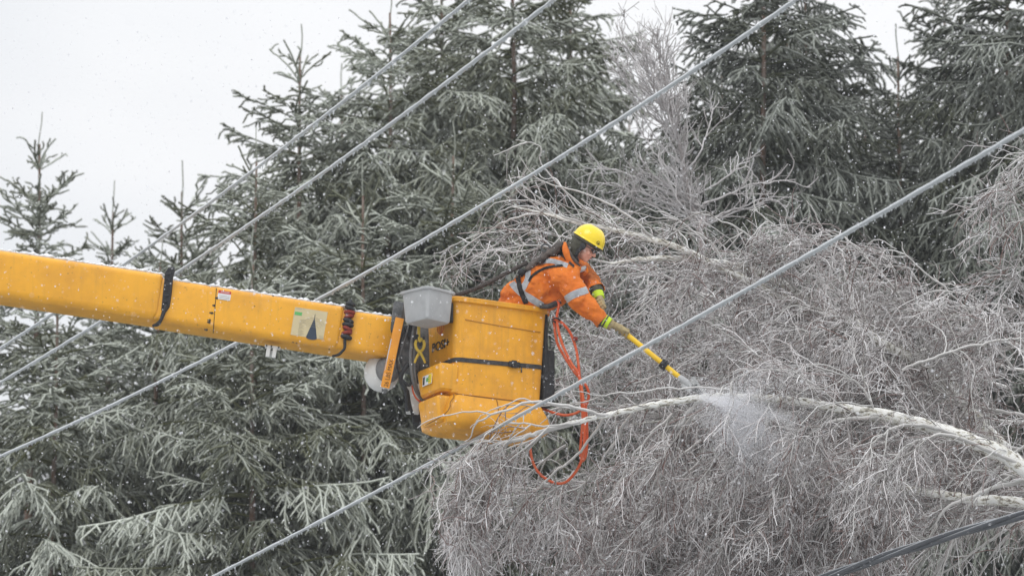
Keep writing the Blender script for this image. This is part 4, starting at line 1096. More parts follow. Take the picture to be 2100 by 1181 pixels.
def blade(name, outline, th, material):
    bm = bmesh.new(); lo = [bm.verts.new((x, y, -th / 2)) for x, y in outline]; hi = [bm.verts.new((x, y, th / 2)) for x, y in outline]; n = len(lo)
    bm.faces.new(lo[::-1]); bm.faces.new(hi)
    for i in range(n): bm.faces.new((lo[i], lo[(i + 1) % n], hi[(i + 1) % n], hi[i]))
    bmesh.ops.recalc_face_normals(bm, faces=bm.faces); bmesh.ops.transform(bm, matrix=hh, verts=bm.verts); return bm_obj(name, bm, M[material], PS, world=True)
blade('hook_blade', [(.02, .03), (.0, .062), (.02, .085), (.055, .070), (.10, .055), (.155, .052), (.20, .018), (.16, .028), (.11, .028), (.06, .02)], .012, 'steel')
blade('cutting_blade', [(.07, -.02), (.08, .018), (.12, .026), (.17, .015), (.20, -.022), (.150, -.006), (.11, -.016)], .010, 'dkgrey')
blade('cutting_blade', [(.06, .02), (.075, .045), (.10, .03), (.09, .012)], .03, 'dark')

# lanyard from the harness back to the bucket
LA = empty('lanyard', P(935, 604, 39.95)); tag(LA, 'thick dark safety lanyard running from the back harness down to the bucket rim', 'lanyard')
tube_obj('rope', [P(930, 607, 39.92), P(950, 601, 39.93), P(975, 592, 39.95), P(1005, 578, 39.97), P(1035, 562, 39.98), P(1062, 548, 39.99), P(1082, 538, 40.0)], [.016, .020, .016, .020, .017, .020, .018], M['lanyard'], LA, k=60)

# ------------------------------------------------------------------ power lines
def conductor(name, pts, K, rad, label, material='wire', ext=(-350, 700), drips=True, group='power lines crossing the picture'):
    """pts: photo pixels along the line; distance follows from a level line seen from below"""
    xs = np.array([p[0] for p in pts], float); ys = np.array([p[1] for p in pts], float); o_ = np.argsort(xs); xs, ys = xs[o_], ys[o_]
    c = np.polyfit(xs, ys, 2 if len(xs) > 2 else 1)
    X = np.linspace(xs[0] + ext[0], xs[-1] + ext[1], 220)
    pts3 = np.array([P(x, np.polyval(c, x), K / (3083 - np.polyval(c, x))) for x in X])
    root = empty(name, Vector(pts3[0])); tag(root, label, 'power line', group)
    mb = MB(); rng = np.random.default_rng(int(K))
    r = rad * (1 + .10 * np.sin(np.arange(220) * 1.7) + rng.normal(0, .06, 220))
    tubes(mb, pts3[None], r[None], 12, caps=True, rime=np.full(1, .22))
    o = link('conductor', mb.mesh('conductor'), M[material]); world_child(o, root)
    if drips:
        mb = MB(); n = int(np.linalg.norm(np.diff(pts3, axis=0), axis=1).sum() / .045)
        t = np.sort(rng.random(n)) * 219; B = np.stack([np.interp(t, np.arange(220), pts3[:, i]) for i in range(3)], 1); B[:, 2] -= rad * .7
        L = rng.gamma(1.4, .006, n)
        C = np.stack([B, B - np.array([0, 0, 1]) * (L[:, None] * .5 + .004), B - np.array([0, 0, 1]) * (L[:, None] + .008)], 1)
        C[:, 2, 0] += rng.normal(0, .002, n)
        tubes(mb, C, np.stack([np.full(n, .009), np.full(n, .006), np.full(n, .001)], 1), 4, rime=rng.uniform(.2, .8, n))
        o = link('ice_fringe', mb.mesh('ice_fringe'), M['wire']); world_child(o, root); o['kind'] = 'stuff'
    return root
conductor('power_line', [(962, 0), (480, 378), (250, 545), (110, 645), (0, 712)], 106800, .0130, 'iced power line, leftmost where they reach the top edge')
conductor('power_line', [(1135, 0), (480, 480), (360, 560), (210, 660), (0, 783)], 104300, .0142, 'iced power line, second from the left where they reach the top edge')
conductor('power_line', [(1635, 0), (1300, 218), (1060, 385), (650, 612), (480, 708), (0, 935)], 100500, .0148, 'iced power line passing above the yellow helmet and behind the boom')
conductor('power_line', [(2100, 265), (1909, 380), (1400, 668), (1240, 760), (980, 890), (880, 952), (441, 1181)], 86580, .0155, 'iced power line crossing in front of the yellow pole and the bucket')
# thick bundled cable, lower right
def bundle():
    K = 36.0 * (3083 - 1055); ca, cb = (1540, 1231), (2500, 930)
    X = np.linspace(1540, 2600, 200); c = np.polyfit([1700, 1900, 2100], [1181, 1113, 1055], 2)
    A = np.array([P(x, np.polyval(c, x), K / (3083 - np.polyval(c, x))) for x in X])
    root = empty('bundled_cable', Vector(A[0])); tag(root, 'thick dark twisted cable in the lower right corner with ice on top', 'cable')
    T = np.gradient(A, axis=0); T /= np.linalg.norm(T, axis=1, keepdims=True); S1 = np.cross(T, [0, 0, 1.]); S2 = np.cross(S1, T)
    arc = np.concatenate([[0], np.cumsum(np.linalg.norm(np.diff(A, axis=0), axis=1))])
    for k in range(3):
        ph = arc * 2.2 + k * 2.094
        mb = MB(); tubes(mb, (A + (S1 * np.cos(ph)[:, None] + S2 * np.sin(ph)[:, None]) * .019)[None], np.full((1, 200), .0185), 10, rime=np.full(1, .03))
        o = link('strand', mb.mesh('strand'), M['cable']); world_child(o, root)
bundle()

# ------------------------------------------------------------------ iced birches
ALONG = None
def clump(Pp):
    """ice lies unevenly: some sprays are white, others nearly bare red-brown"""
    x, y, z = Pp[:, 0], Pp[:, 1], Pp[:, 2]
    return np.sin(x * 5.1 + 1.3 * np.sin(z * 4.3)) * np.sin(z * 6.2 + y * 3.7 + 1.1 * np.sin(x * 3.1)) * .22 + np.sin(x * 13 + y * 9) * np.sin(z * 11 - y * 7) * .14
def grow(rng, P0, T0, L, K, wig, grav, pull=None):
    """vectorised curved twigs: start P0 (n,3), start direction T0 (n,3), length L (n,), K points"""
    n = len(P0); C = np.zeros((n, K, 3)); C[:, 0] = P0; T = unit(T0); g = np.array([0, 0, -1.])
    for k in range(1, K):
        T = unit(T + rng.normal(0, wig, (n, 3)) + g * grav[:, None] / (K - 1) * 1.6 + (0 if pull is None else pull * 1.0 / (K - 1)))
        C[:, k] = C[:, k - 1] + T * (L / (K - 1))[:, None]
    return C
def sprout(rng, C, per_m, lo=.08, hi=1.0, ang=.8, flat=1.0):
    """pick start points and directions along parent curves C (m,K,3); returns P0,T0,frac,parent index"""
    K = C.shape[1]; seg = np.linalg.norm(np.diff(C, axis=1), axis=2); Ls = seg.sum(1)
    n = np.maximum(1, (Ls * per_m * (hi - lo) + rng.random(len(C))).astype(int)); idx = np.repeat(np.arange(len(C)), n); m = len(idx)
    u = lo + (hi - lo) * rng.random(m); x = u * (K - 1); i = np.minimum(x.astype(int), K - 2); f = (x - i)[:, None]
    P0 = C[idx, i] * (1 - f) + C[idx, i + 1] * f; T = unit(C[idx, i + 1] - C[idx, i])
    R_ = rng.normal(size=(m, 3)) * np.array([1, flat, 1]); R_ = unit(R_ - T * (R_ * T).sum(1, keepdims=True))
    return P0, unit(T + R_ * ang * rng.uniform(.5, 1.4, m)[:, None]), u, idx, Ls[idx]

STEM = [(1170, 868), (1240, 852), (1330, 832), (1420, 816), (1500, 812), (1590, 817), (1720, 836), (1860, 862), (1990, 902), (2100, 962)]
def clear_work_area(C, rng):
    """nothing grows through the worker, the bucket and the tool"""
    A = C.reshape(-1, 3); x, y, d = to_px(A)
    bad = (d < 40.75) & (x > 1000) & (x < 1300) & (y > 430) & (y < 740)
    bad |= (d < 40.5) & (x > 1200) & (x < 1475) & (y > 560) & (y < 805) & (y > 560 + (x - 1200) * .45) 
    bad |= (d < 40.9) & (x < 1150) & (y < 815)
    bad |= (d > 39.35) & (d < 40.6) & (x < 1130) & (y > 560) & (y < 900)
    keep = ~bad.reshape(C.shape[:2]).any(1)
    X, Y, D = x.reshape(C.shape[:2]), y.reshape(C.shape[:2]), d.reshape(C.shape[:2])
    # ragged outline of the thicket
    top = np.interp(X, [880, 960, 1010, 1048, 1110, 1150, 1200, 1330, 1420, 1560, 1650, 1700, 1850, 1950, 2050, 2200], [500, 470, 425, 290, 300, 360, 390, 440, 420, 412, 398, 455, 500, 565, 580, 560])
    left = np.interp(Y, [400, 480, 600, 700, 740, 860, 900, 950, 1040, 1181], [960, 885, 890, 1130, 1150, 990, 950, 882, 890, 905])
    left = left + 16 * np.sin(Y / 17.) + 14 * np.sin(Y / 41. + D * 9) - 6; top = top + 14 * np.sin(X / 23. + D * 7)
    out = ((Y < top + 6).any(1)) | ((X < left).any(1))
    keep &= ~(out & (rng.random(len(keep)) < .93))
    # the camera side of the bare stem and of the bucket stays sparse
    sy = np.interp(X, [p[0] for p in STEM], [p[1] for p in STEM])
    on = ((np.abs(Y - sy) < 20) & (D < 39.62) & (X > 1180)).any(1)
    keep &= ~(on & (rng.random(len(keep)) < .50))
    s2 = np.interp(X, [1660, 1820, 1940, 2010, 2100], [993, 1000, 1016, 1026, 1032]); on = ((np.abs(Y - s2) < 16) & (D < 40.1) & (X > 1900)).any(1); keep &= ~(on & (rng.random(len(keep)) < .55))
    fb = ((X < 1150) & (Y < 905) & (D < 39.7)).any(1); keep &= ~(fb & (rng.random(len(keep)) < .30))
    fb = ((X < 1330) & (Y < 850) & (D < 39.9)).any(1); keep &= ~(fb & (rng.random(len(keep)) < .40))
    hs = ((X > 1078) & (X < 1215) & (Y > 840) & (Y < 1002) & (D < 39.8)).any(1); keep &= ~(hs & (rng.random(len(keep)) < .62))
    bk = ((X > 860) & (X < 1480) & (Y < 530) & (D > 40.75)).any(1); keep &= ~(bk & (rng.random(len(keep)) < .30))
    dk = ((X > 1880) & (Y > 1085 + (2100 - X) * .2)).any(1); keep &= ~(dk & (rng.random(len(keep)) < .6))
    return keep

def birch(name, label, stems, limbs, seed, nl2, nl3, nl4, grav=(1., 1.0, .8), pull=(0, 0, 0), L2=(.5, 1.2), L3=(.2, .55), L4=(.06, .20), tw='twig', lm='limb', r=(.0070, .0036, .0027), ybase=None, flat=.8, wig=.16, filt=True, cat='birch tree', group=None, mask=None, taper=(1.15, .5)):
    rng = np.random.default_rng(seed)
    base = stems[0][0][0]
    root = empty(name, Vector((base[0], base[1], 0)) if ybase is None else ybase); tag(root, label, cat, group)
    curves = []
    for pts, rad in stems:
        C = catmull(pts, 60); R_ = np.interp(np.linspace(0, 1, 60), np.linspace(0, 1, len(rad)), rad); R_ = R_ * (1 + rng.normal(0, .03, 60))
        C[1:-1] += rng.normal(0, .004, (58, 3))
        arc = np.concatenate([[0], np.cumsum(np.linalg.norm(np.diff(C, axis=0), axis=1))]) + rng.random() * 5
        mb = MB(); tubes(mb, C[None], R_[None], 14, caps=True, along=arc[None], ang=np.zeros(1))
        o = link('trunk', mb.mesh('trunk'), M['birch'] if lm == 'limb' else M[lm]); world_child(o, root)
        curves.append(C)
    Cl = []; mb = MB()
    for pts, rad in limbs:
        C = catmull(pts, 30); C[1:] += np.cumsum(rng.normal(0, .006, (29, 3)), 0)
        R_ = np.interp(np.linspace(0, 1, 30), np.linspace(0, 1, len(rad)), rad)
        tubes(mb, C[None], R_[None], 8, rime=np.array([.45]), tint=np.array([0.])); Cl.append(C)
    pl = np.array(pull, float)
    # l2 from stems (thin part) and limbs
    src = [C[np.linspace(i0, 59, 30).astype(int)] for C, i0 in zip(curves, [0] * len(curves))] + Cl
    src = np.array(src)
    P0, T0, u, idx, _ = sprout(rng, src, nl2, .05, 1.0, .9, flat)
    L = rng.uniform(*L2, len(P0)) * (taper[0] - taper[1] * u)
    C2 = grow(rng, P0, unit(T0 + pl), L, 12, wig, np.full(len(P0), grav[0]), pl)
    if mask is not None: C2 = C2[mask(C2)]
    if filt: C2 = C2[clear_work_area(C2, rng)]
    n2 = len(C2)
    tubes(mb, C2, np.tile(np.linspace(r[0], r[1], 12), (n2, 1)), 5, rime=rng.uniform(.05, .6, n2), tint=np.zeros(n2))
    nb = sum(len(f) for f in mb.f)
    P0, T0, u, idx, pL = sprout(rng, C2, nl3, .08, 1.0, 1.25, flat)
    L = rng.uniform(*L3, len(P0)) * (1.2 - .6 * u)
    C3 = grow(rng, P0, T0, L, 7, wig * .8, rng.uniform(.2, 1.2, len(P0)) * grav[1], pl * .35)
    if mask is not None: C3 = C3[mask(C3)]
    if filt: C3 = C3[clear_work_area(C3, rng)]
    n3 = len(C3); ri = np.clip(rng.normal(.36, .26, n3) + 1.3 * clump(C3[:, 0]), .0, .95); ti = (rng.random(n3) < .5) * rng.uniform(.3, 1.0, n3)
    tubes(mb, C3, np.tile(np.linspace(r[1], r[2], 7), (n3, 1)) * rng.uniform(.7, 1.5, (n3, 1)), 4, rime=ri, tint=ti * (1 - ri))
    P0, T0, u, idx, pL = sprout(rng, C3, nl4, .1, 1.0, 1.35, flat)
    L = rng.uniform(*L4, len(P0))
    C4 = grow(rng, P0, T0, L, 4, wig * .9, rng.uniform(-.2, 1.0, len(P0)) * grav[2], None)
    if mask is not None: C4 = C4[mask(C4)]
    if filt: C4 = C4[clear_work_area(C4, rng)]
    n4 = len(C4); ri = np.clip(rng.normal(.40, .27, n4) + 1.3 * clump(C4[:, 0]), .0, 1.0); ti = (rng.random(n4) < .45) * rng.uniform(.3, .9, n4)
    tubes(mb, C4, np.tile(np.array([1.0, .95, .85, .6]) * r[2], (n4, 1)) * rng.uniform(.6, 1.25, (n4, 1)), 3, rime=ri, tint=ti * (1 - ri))
    o = link('crown', mb.mesh('crown'), [M[lm], M[tw]]); world_child(o, root)
    mi = np.ones(len(o.data.polygons), np.int32); mi[:nb] = 0; o.data.polygons.foreach_set('material_index', mi)
    print(name, n2, n3, n4)
    return root
def S(*pts): return [P(*p) for p in pts]
def G(px, d, dx=0):                      # foot of a tree on the ground
    p = P(px, 600, d); return Vector((p.x + dx, p.y, -.1))

# 1 the bowed birch being cut: stem arches from the right edge down to the bucket
birch('birch_tree', 'white birch bowed right over, its bright stem arching from the right edge to the bucket',
  [([G(2750, 39.6), Vector((P(2700, 600, 39.6).x, P(2700, 600, 39.6).y, 5.5))] + S((2500, 1420, 39.6), (2300, 1140, 39.6), (2100, 962, 39.55), (1990, 902, 39.55), (1860, 862, 39.52), (1720, 836, 39.5), (1590, 818, 39.5), (1500, 813, 39.5)), [.12, .11, .10, .085, .067, .058, .052, .043, .035, .030]),
   (S((1500, 813, 39.5), (1420, 818, 39.46), (1330, 832, 39.4), (1240, 852, 39.3), (1170, 868, 39.25)), [.034, .030, .026, .023, .022])],
  [(S((1170, 868, 39.25), (1100, 886, 39.2), (1050, 900, 39.15), (1000, 915, 39.15), (940, 940, 39.2), (900, 962, 39.25)), [.024, .020, .016, .012, .009, .005]),
   (S((1250, 850, 39.3), (1180, 832, 39.2), (1100, 818, 39.15), (1040, 838, 39.1), (985, 862, 39.1), (955, 898, 39.1)), [.014, .013, .012, .010, .007, .004]),
   (S((1200, 840, 39.25), (1110, 830, 39.2), (1060, 826, 39.15), (1010, 850, 39.12), (970, 880, 39.1)), [.008, .007, .006, .004, .003]),
   (S((1190, 865, 39.2), (1110, 880, 39.15), (1040, 872, 39.1), (1000, 882, 39.1)), [.010, .008, .006, .003]),
   (S((1500, 800, 39.45), (1400, 795, 39.4), (1320, 800, 39.4), (1240, 812, 39.4), (1180, 806, 39.4)), [.010, .008, .007, .005, .003]),
   (S((1440, 820, 39.5), (1400, 865, 39.5), (1370, 900, 39.6), (1356, 960, 39.7), (1350, 1030, 39.8)), [.020, .018, .015, .011, .007]),
   (S((1820, 850, 39.5), (1700, 870, 39.45), (1640, 920, 39.45), (1600, 1000, 39.5), (1590, 1080, 39.5)), [.020, .016, .012, .008, .005]),
   (S((1960, 890, 39.5), (1860, 865, 39.4), (1800, 900, 39.3), (1790, 950, 39.3)), [.016, .014, .010, .006]),
   (S((2090, 950, 39.5), (1960, 900, 39.4), (1880, 905, 39.3), (1830, 950, 39.25), (1800, 1040, 39.3)), [.018, .014, .012, .009, .005]),
   (S((1600, 818, 39.5), (1540, 870, 39.6), (1500, 960, 39.8), (1480, 1060, 39.9), (1475, 1180, 40)), [.018, .014, .011, .008, .005]),
   (S((1300, 838, 39.4), (1260, 900, 39.6), (1200, 980, 39.8), (1150, 1060, 39.9)), [.014, .011, .008, .004]),
   (S((1240, 855, 39.4), (1180, 930, 39.6), (1090, 1000, 39.7), (1010, 1090, 39.8)), [.014, .011, .008, .004]),
   (S((1120, 885, 39.3), (1050, 960, 39.5), (990, 1040, 39.6), (940, 1130, 39.7)), [.012, .010, .007, .004]),
   (S((1090, 888, 39.2), (1000, 915, 39.25), (930, 960, 39.3), (890, 1010, 39.35)), [.010, .008, .006, .003]),
   (S((1130, 880, 39.25), (1040, 925, 39.35), (960, 985, 39.4), (920, 1050, 39.5)), [.010, .009, .006, .003]),
   (S((1060, 900, 39.2), (1000, 945, 39.4), (950, 1010, 39.5), (915, 1090, 39.6)), [.010, .009, .006, .004]),
   (S((1700, 835, 39.5), (1660, 790, 39.4), (1600, 760, 39.3), (1540, 765, 39.3), (1500, 790, 39.3)), [.010, .008, .007, .005, .003]),
   (S((1800, 850, 39.5), (1760, 790, 39.4), (1690, 750, 39.3), (1620, 735, 39.3)), [.010, .008, .006, .004])],
  seed=5, nl2=9.5, nl3=16, nl4=20, grav=(.95, .8, .5), pull=(-.30, 0, -.05), wig=.21, L2=(.45, 1.15))

# 2 second birch, lower
birch('birch_tree', 'birch whose pale stem leans in at the right edge just above the thick dark cable',
  [([G(3000, 40.6), Vector((P(2900, 600, 40.6).x, P(2900, 600, 40.6).y, 6))] + S((2600, 1200, 40.4), (2350, 1080, 40.2), (2100, 1032, 40.1), (2010, 1026, 40.1), (1940, 1016, 40.1), (1820, 1000, 40.2), (1680, 992, 40.4), (1560, 1005, 40.6)), [.11, .10, .085, .07, .045, .040, .036, .030, .022, .012])],
  [(S((2100, 985, 39.7), (2030, 1010, 39.6), (1960, 1040, 39.5), (1930, 1080, 39.5), (1922, 1110, 39.5)), [.022, .018, .014, .010, .006]),
   (S((2200, 1000, 40.2), (2100, 1060, 40.2), (2000, 1120, 40.2), (1900, 1200, 40.3)), [.02, .016, .010, .006]),
   (S((1960, 1018, 40.1), (1880, 1060, 40.2), (1790, 1120, 40.3), (1720, 1200, 40.3)), [.016, .012, .009, .005]),
   (S((1850, 1000, 40.2), (1760, 1050, 40.3), (1660, 1110, 40.4), (1600, 1200, 40.4)), [.015, .012, .009, .005]),
   (S((1720, 995, 40.4), (1620, 1050, 40.5), (1500, 1110, 40.6), (1400, 1200, 40.6)), [.014, .011, .008, .004]),
   (S((1600, 1000, 40.6), (1480, 1020, 40.7), (1360, 1080, 40.8), (1260, 1180, 40.8)), [.013, .010, .008, .004]),
   (S((1560, 1005, 40.6), (1400, 985, 40.8), (1260, 1010, 40.9), (1130, 1100, 41.0)), [.012, .010, .008, .004]),
   (S((1900, 1010, 40.2), (1780, 960, 40.3), (1640, 930, 40.5), (1500, 945, 40.6)), [.013, .010, .007, .004])],
  seed=6, nl2=8.5, nl3=14, nl4=18, grav=(.7, .6, .3), pull=(-.28, 0, .0), wig=.22, L2=(.45, 1.1))

# 3 birch behind the worker, stems fanning up and left
hidden = []
rg = np.random.default_rng(77)
for k in range(26):                      # limbs of the dense middle of the thicket, arching over to the left
    x0 = rg.uniform(1500, 2250); y0 = rg.uniform(640, 1150) ; d = rg.uniform(40.9, 43.2); L = rg.uniform(330, 620); h = rg.uniform(40, 130)
    top = np.interp(x0 - L * .6, [1000, 1250, 1500, 1700, 1900, 2100], [560, 500, 470, 500, 590, 680]) + 60
    y1 = max(y0 - h, top)
    hidden.append((S((x0, y0, d), (x0 - L * .33, (y0 + y1) / 2, d + .05), (x0 - L * .66, y1, d), (x0 - L, y1 + rg.uniform(20, 90), d - .1)), [.018, .014, .010, .005]))
birch('birch_tree', 'broad ice covered birch behind the yellow pole, its stem showing right of the helmet',
  [([G(2500, 42.5), Vector((P(2420, 600, 42.5).x, P(2420, 600, 42.5).y, 6))] + S((2200, 1150, 42.2), (2000, 860, 41.8), (1800, 690, 41.5), (1640, 625, 41.3), (1500, 560, 41.1), (1390, 508, 41.0), (1300, 482, 41.0), (1240, 468, 41.0), (1180, 455, 41.0), (1120, 438, 41.0), (1050, 424, 41.1)), [.14, .13, .10, .07, .052, .040, .031, .027, .024, .021, .017, .011, .006]),
   (S((1800, 690, 41.5), (1700, 640, 41.4), (1560, 560, 41.3), (1430, 533, 41.1), (1330, 530, 41.0), (1250, 540, 41.0)), [.05, .04, .032, .026, .022, .012])],
  [(S((1340, 490, 41.0), (1300, 452, 40.9), (1240, 415, 40.9), (1180, 390, 40.9), (1120, 370, 40.9), (1080, 320, 40.9)), [.014, .011, .009, .007, .005, .003]),
   (S((1300, 482, 41), (1200, 430, 41), (1110, 350, 41), (1104, 310, 41), (1048, 293, 41)), [.009, .007, .006, .005, .003]),
   (S((1180, 455, 41.0), (1100, 440, 41.0), (1030, 455, 41.0), (1000, 475, 41.1)), [.013, .010, .008, .004]),
   (S((1240, 468, 41.0), (1150, 440, 41.0), (1060, 415, 41.1), (1010, 425, 41.2)), [.012, .009, .007, .004]),
   (S((1250, 540, 41.0), (1180, 520, 41.2), (1100, 500, 41.4), (1000, 520, 41.6), (930, 570, 41.8)), [.012, .010, .008, .006, .004]),
   (S((1200, 500, 41.2), (1090, 470, 41.5), (990, 480, 41.8), (900, 520, 42.0)), [.010, .008, .006, .004]),
   (S((1500, 560, 41.1), (1440, 480, 41.0), (1380, 440, 40.9), (1330, 430, 40.9)), [.012, .009, .006, .003]),
   (S((1640, 600, 41.3), (1560, 500, 41.1), (1480, 440, 41.0), (1420, 425, 41.0)), [.012, .010, .007, .004]),
   (S((1720, 640, 41.4), (1660, 530, 41.2), (1590, 450, 41.1), (1540, 425, 41.1)), [.012, .010, .007, .004]),
   (S((1820, 690, 41.5), (1760, 560, 41.3), (1690, 480, 41.2), (1650, 420, 41.1)), [.012, .010, .007, .004]),
   (S((1950, 800, 41.6), (1860, 620, 41.4), (1780, 520, 41.3), (1720, 480, 41.2), (1650, 500, 41.2)), [.014, .011, .008, .006, .004]),
   (S((2080, 760, 41.5), (1980, 640, 41.4), (1880, 545, 41.3), (1840, 500, 41.3)), [.014, .010, .007, .004]),
   (S((2150, 760, 41.5), (2060, 660, 41.4), (1980, 600, 41.3), (1930, 580, 41.3)), [.014, .010, .007, .004]),
   (S((2200, 720, 41.3), (2100, 640, 41.2), (2040, 620, 41.2), (1960, 640, 41.2)), [.014, .010, .007, .004])] + hidden,
  seed=7, nl2=8.5, nl3=13, nl4=17, grav=(.25, .55, .3), pull=(-.30, 0, .10), wig=.22, L2=(.4, .95), flat=.7)

# short broken birch log stump seen inside the thicket
birch('birch_tree', 'slender birch deep in the thicket with a pale broken stem showing between twigs',
  [([G(2250, 43.2), Vector((P(2200, 600, 43.2).x, P(2200, 600, 43.2).y, 8.0))] + S((1960, 800, 42.6), (1860, 735, 41.4), (1800, 698, 40.7), (1770, 676, 40.66), (1745, 655, 40.66)), [.06, .055, .045, .042, .040, .038, .036, .034])],
  [(S((1760, 670, 40.7), (1690, 640, 40.8), (1640, 628, 40.8)), [.014, .010, .006]),
   (S((1800, 705, 40.7), (1700, 690, 40.8), (1600, 720, 40.9), (1520, 780, 40.9)), [.014, .012, .008, .004]),
   (S((1850, 760, 40.7), (1960, 720, 40.7), (2060, 690, 40.7), (2120, 690, 40.7)), [.014, .012, .010, .006])],
  seed=9, nl2=8, nl3=11, nl4=13, grav=(.5, .6, .3), pull=(-.25, 0, 0), wig=.22, L2=(.4, .9))
# curtain of twigs falling left of the bowed stem and closing the lower middle
cur = []
rg = np.random.default_rng(99)
for k in range(40):
    x0 = rg.uniform(1120, 2150); y0 = rg.uniform(830, 1010) + max(0, (x0 - 1700)) * .12; d = rg.uniform(39.9, 42.2); L = rg.uniform(260, 480)
    cur.append((S((x0, y0, d), (x0 - L * .22, y0 + L * .20, d), (x0 - L * .42, y0 + L * .55, d - .05), (x0 - L * .55, y0 + L * .95, d - .1)), [.012, .010, .008, .004]))
birch('birch_tree', 'weeping birch filling the bottom of the picture with hanging iced twigs',
  [([G(2350, 41.2), Vector((P(2320, 600, 41.2).x, P(2320, 600, 41.2).y, 6)), ] + S((2240, 1180, 41.2), (2120, 1000, 41.2), (1960, 900, 41.2), (1750, 855, 41.2), (1500, 850, 41.2), (1300, 870, 41.2)), [.10, .09, .07, .05, .035, .026, .018, .008])],
  cur, seed=10, nl2=7.5, nl3=13, nl4=17, grav=(.8, .8, .4), pull=(-.26, 0, -.05), wig=.22, L2=(.4, .9))
# 4 birch entering at the right edge
birch('birch_tree', 'birch reaching in at the right edge beside the dark spruces, above the bowed stems',
  [([G(2480, 39.4), Vector((P(2460, 600, 39.4).x, P(2460, 600, 39.4).y, 9))] + S((2400, 620, 39.3), (2330, 430, 39.3), (2250, 300, 39.3)), [.08, .06, .04, .03, .02])],
  [(S((2330, 430, 39.3), (2220, 330, 39.3), (2120, 310, 39.3), (2050, 350, 39.3), (2025, 400, 39.3)), [.014, .012, .009, .006, .003]),
   (S((2360, 520, 39.3), (2240, 400, 39.3), (2130, 370, 39.3), (2060, 410, 39.3), (2015, 450, 39.3)), [.014, .012, .009, .006, .003]),
   (S((2380, 580, 39.3), (2260, 480, 39.3), (2160, 440, 39.3), (2080, 460, 39.3)), [.014, .011, .008, .004]),
   (S((2380, 640, 39.3), (2250, 580, 39.3), (2140, 540, 39.3), (2070, 560, 39.3), (2020, 590, 39.3)), [.014, .011, .008, .006, .004]),
   (S((2400, 720, 39.3), (2250, 640, 39.3), (2150, 620, 39.3), (2090, 560, 39.3)), [.014, .011, .008, .004])],
  seed=12, nl2=7, nl3=11, nl4=13, grav=(.5, .8, .4), pull=(-.35, 0, .0), L2=(.3, .7), r=(.0068, .0038, .0029), filt=False)
# 5 pale leafless birch farther back
fan = []
rg = np.random.default_rng(21)
for k in range(26):
    t = rg.uniform(0, 1); x0, y0 = 1425 - 75 * t, 470 - 320 * t; a = rg.uniform(-1, 1); L = rg.uniform(90, 230) * (1 - .5 * t)
    fan.append((S((x0, y0, 47), (x0 + a * L * .35, y0 - L * .35, 47 + rg.normal() * .15), (x0 + a * L * .62 - 12, y0 - L * .8, 47 + rg.normal() * .3), (x0 + a * L * .75 - 22, y0 - L * 1.2, 47 + rg.normal() * .4)), [.010, .008, .006, .003]))
for k in range(16):
    x0, y0 = rg.uniform(1380, 1460), rg.uniform(400, 470); s_ = rg.choice([-1, 1]); L = rg.uniform(110, 210)
    fan.append((S((x0, y0, 47), (x0 + s_ * L * .4, y0 - 35, 47), (x0 + s_ * L * .8, y0 - 45 + rg.uniform(-30, 30), 47), (x0 + s_ * L, y0 + rg.uniform(-70, 60), 47)), [.010, .008, .006, .003]))
birch('birch_tree', 'pale hazy birch standing upright in front of the dark spruces, twigs fanning upward',
  [([G(1560, 47.0), Vector((P(1520, 600, 47).x, P(1520, 600, 47).y, 8))] + S((1440, 520, 47), (1420, 430, 47), (1400, 330, 47), (1378, 230, 47), (1352, 120, 47), (1345, 70, 47)), [.07, .05, .026, .02, .015, .010, .006, .003])],
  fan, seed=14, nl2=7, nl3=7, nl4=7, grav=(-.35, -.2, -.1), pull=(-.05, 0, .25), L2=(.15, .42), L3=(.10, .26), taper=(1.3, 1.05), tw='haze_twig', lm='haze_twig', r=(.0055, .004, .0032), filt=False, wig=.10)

# ------------------------------------------------------------------ falling snow, ice dust
def plates(A, r, rng, stretch=1.0):
    n = len(A); a = unit(rng.normal(size=(n, 3)) + np.array([0, 0, .6]) * (stretch > 1)); b = unit(np.cross(a, rng.normal(size=(n, 3))))
    th = np.arange(6) / 6 * 2 * np.pi
    V = A[:, None] + (a[:, None] * np.cos(th)[None, :, None] * stretch + b[:, None] * np.sin(th)[None, :, None]) * r[:, None, None]
    return V.reshape(-1, 3), np.arange(n * 6).reshape(-1, 6)
def snowfall():
    rng = np.random.default_rng(3); n = 38000
    d = 27 + 25 * rng.random(n) ** .8; x = rng.uniform(-500, 2600, n); y = rng.uniform(-250, 1430, n)
    A = np.array(CAM) + d[:, None] * np.array(FW) + ((x - 1050) / F * d)[:, None] * np.array(RT) + ((590.5 - y) / F * d)[:, None] * np.array(UP)
    r = rng.gamma(3, .00065, n) + .0007
    d[:500] = rng.uniform(14, 27, 500); A[:500] = np.array(CAM) + d[:500, None] * np.array(FW) + ((x[:500] - 1050) / F * d[:500])[:, None] * np.array(RT) + ((590.5 - y[:500]) / F * d[:500])[:, None] * np.array(UP)
    mb = MB()
    for k in range(2):                       # each flake: two crossed ice plates
        V, f = plates(A, r, rng, 1.5); mb.add(V, f)
    o = link('falling_snow', mb.mesh('falling_snow'), M['flake'], smooth=False); tag(o, kind='stuff')
snowfall()
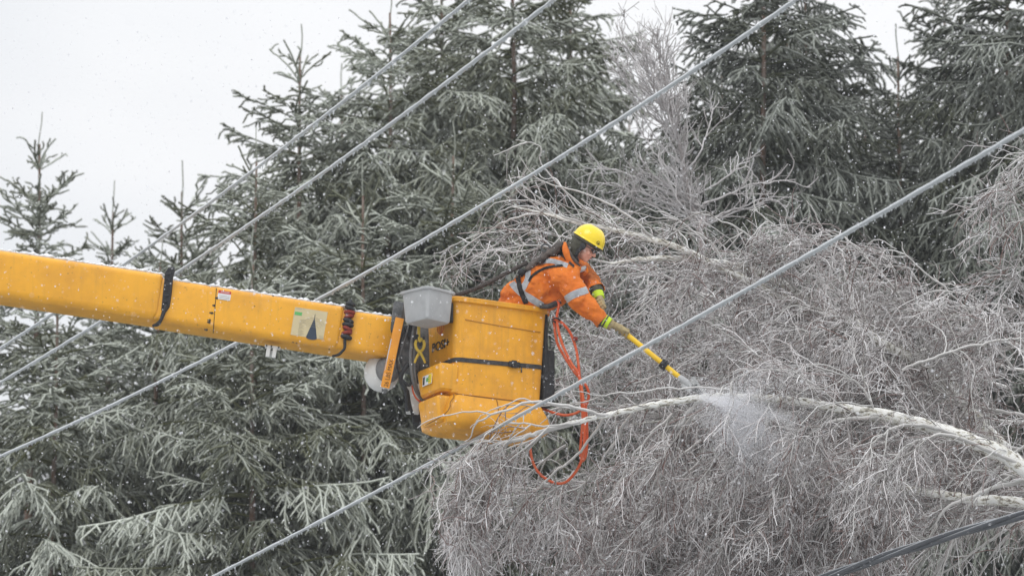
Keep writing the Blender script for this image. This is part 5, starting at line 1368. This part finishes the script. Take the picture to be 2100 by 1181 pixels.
def dust():
    rng = np.random.default_rng(8); n = 120000
    lob = [(1490, 825, 24, 16, .2), (1520, 850, 34, 26, .6), (1545, 872, 36, 34, .9), (1575, 845, 34, 22, .3), (1530, 905, 30, 46, 1.2), (1500, 880, 24, 40, 1.4), (1560, 800, 40, 20, -.5), (1530, 790, 28, 22, -.7), (1580, 915, 26, 34, 1.1), (1475, 860, 18, 40, 1.5)]
    k = rng.choice(len(lob), n, p=np.array([.13, .19, .15, .10, .11, .10, .06, .05, .06, .05])); Lb = np.array(lob)[k]
    u = rng.normal(0, 1, n); v = rng.normal(0, 1, n) * (.6 + .3 * np.sin(u * 2.3 + k)); ca, sa = np.cos(Lb[:, 4]), np.sin(Lb[:, 4])
    x = Lb[:, 0] + ca * u * Lb[:, 2] * 1.3 - sa * v * Lb[:, 3] * .85 - 6; y = Lb[:, 1] + sa * u * Lb[:, 2] * 1.3 + ca * v * Lb[:, 3] * .85; d = 39.36 + rng.normal(0, .13, n)
    A = np.array(CAM) + d[:, None] * np.array(FW) + ((x - 1050) / F * d)[:, None] * np.array(RT) + ((590.5 - y) / F * d)[:, None] * np.array(UP)
    r = rng.gamma(2, .0005, n) + .0007
    mb = MB(); V, f = plates(A, r, rng); mb.add(V, f)
    o = link('ice_dust', mb.mesh('ice_dust'), M['flake'], smooth=False); tag(o, kind='stuff')
dust()

# ------------------------------------------------------------------ snow-filled air
def haze():
    m = bpy.data.materials.new('snowy_air'); m.use_nodes = True; t = m.node_tree; t.nodes.clear()
    out = N(t, 'ShaderNodeOutputMaterial'); v = N(t, 'ShaderNodeVolumePrincipled')
    v.inputs['Color'].default_value = (.9, .92, .94, 1); v.inputs['Density'].default_value = .00055; v.inputs['Anisotropy'].default_value = .2
    t.links.new(v.outputs[0], out.inputs['Volume'])
    bm = bmesh.new(); bm_box(bm, -605, 605, -605, 605, -2.0, 27.0); me = bpy.data.meshes.new('haze'); bm.to_mesh(me); bm.free()
    o = link('haze', me, m, smooth=False); tag(o, kind='stuff')
haze()
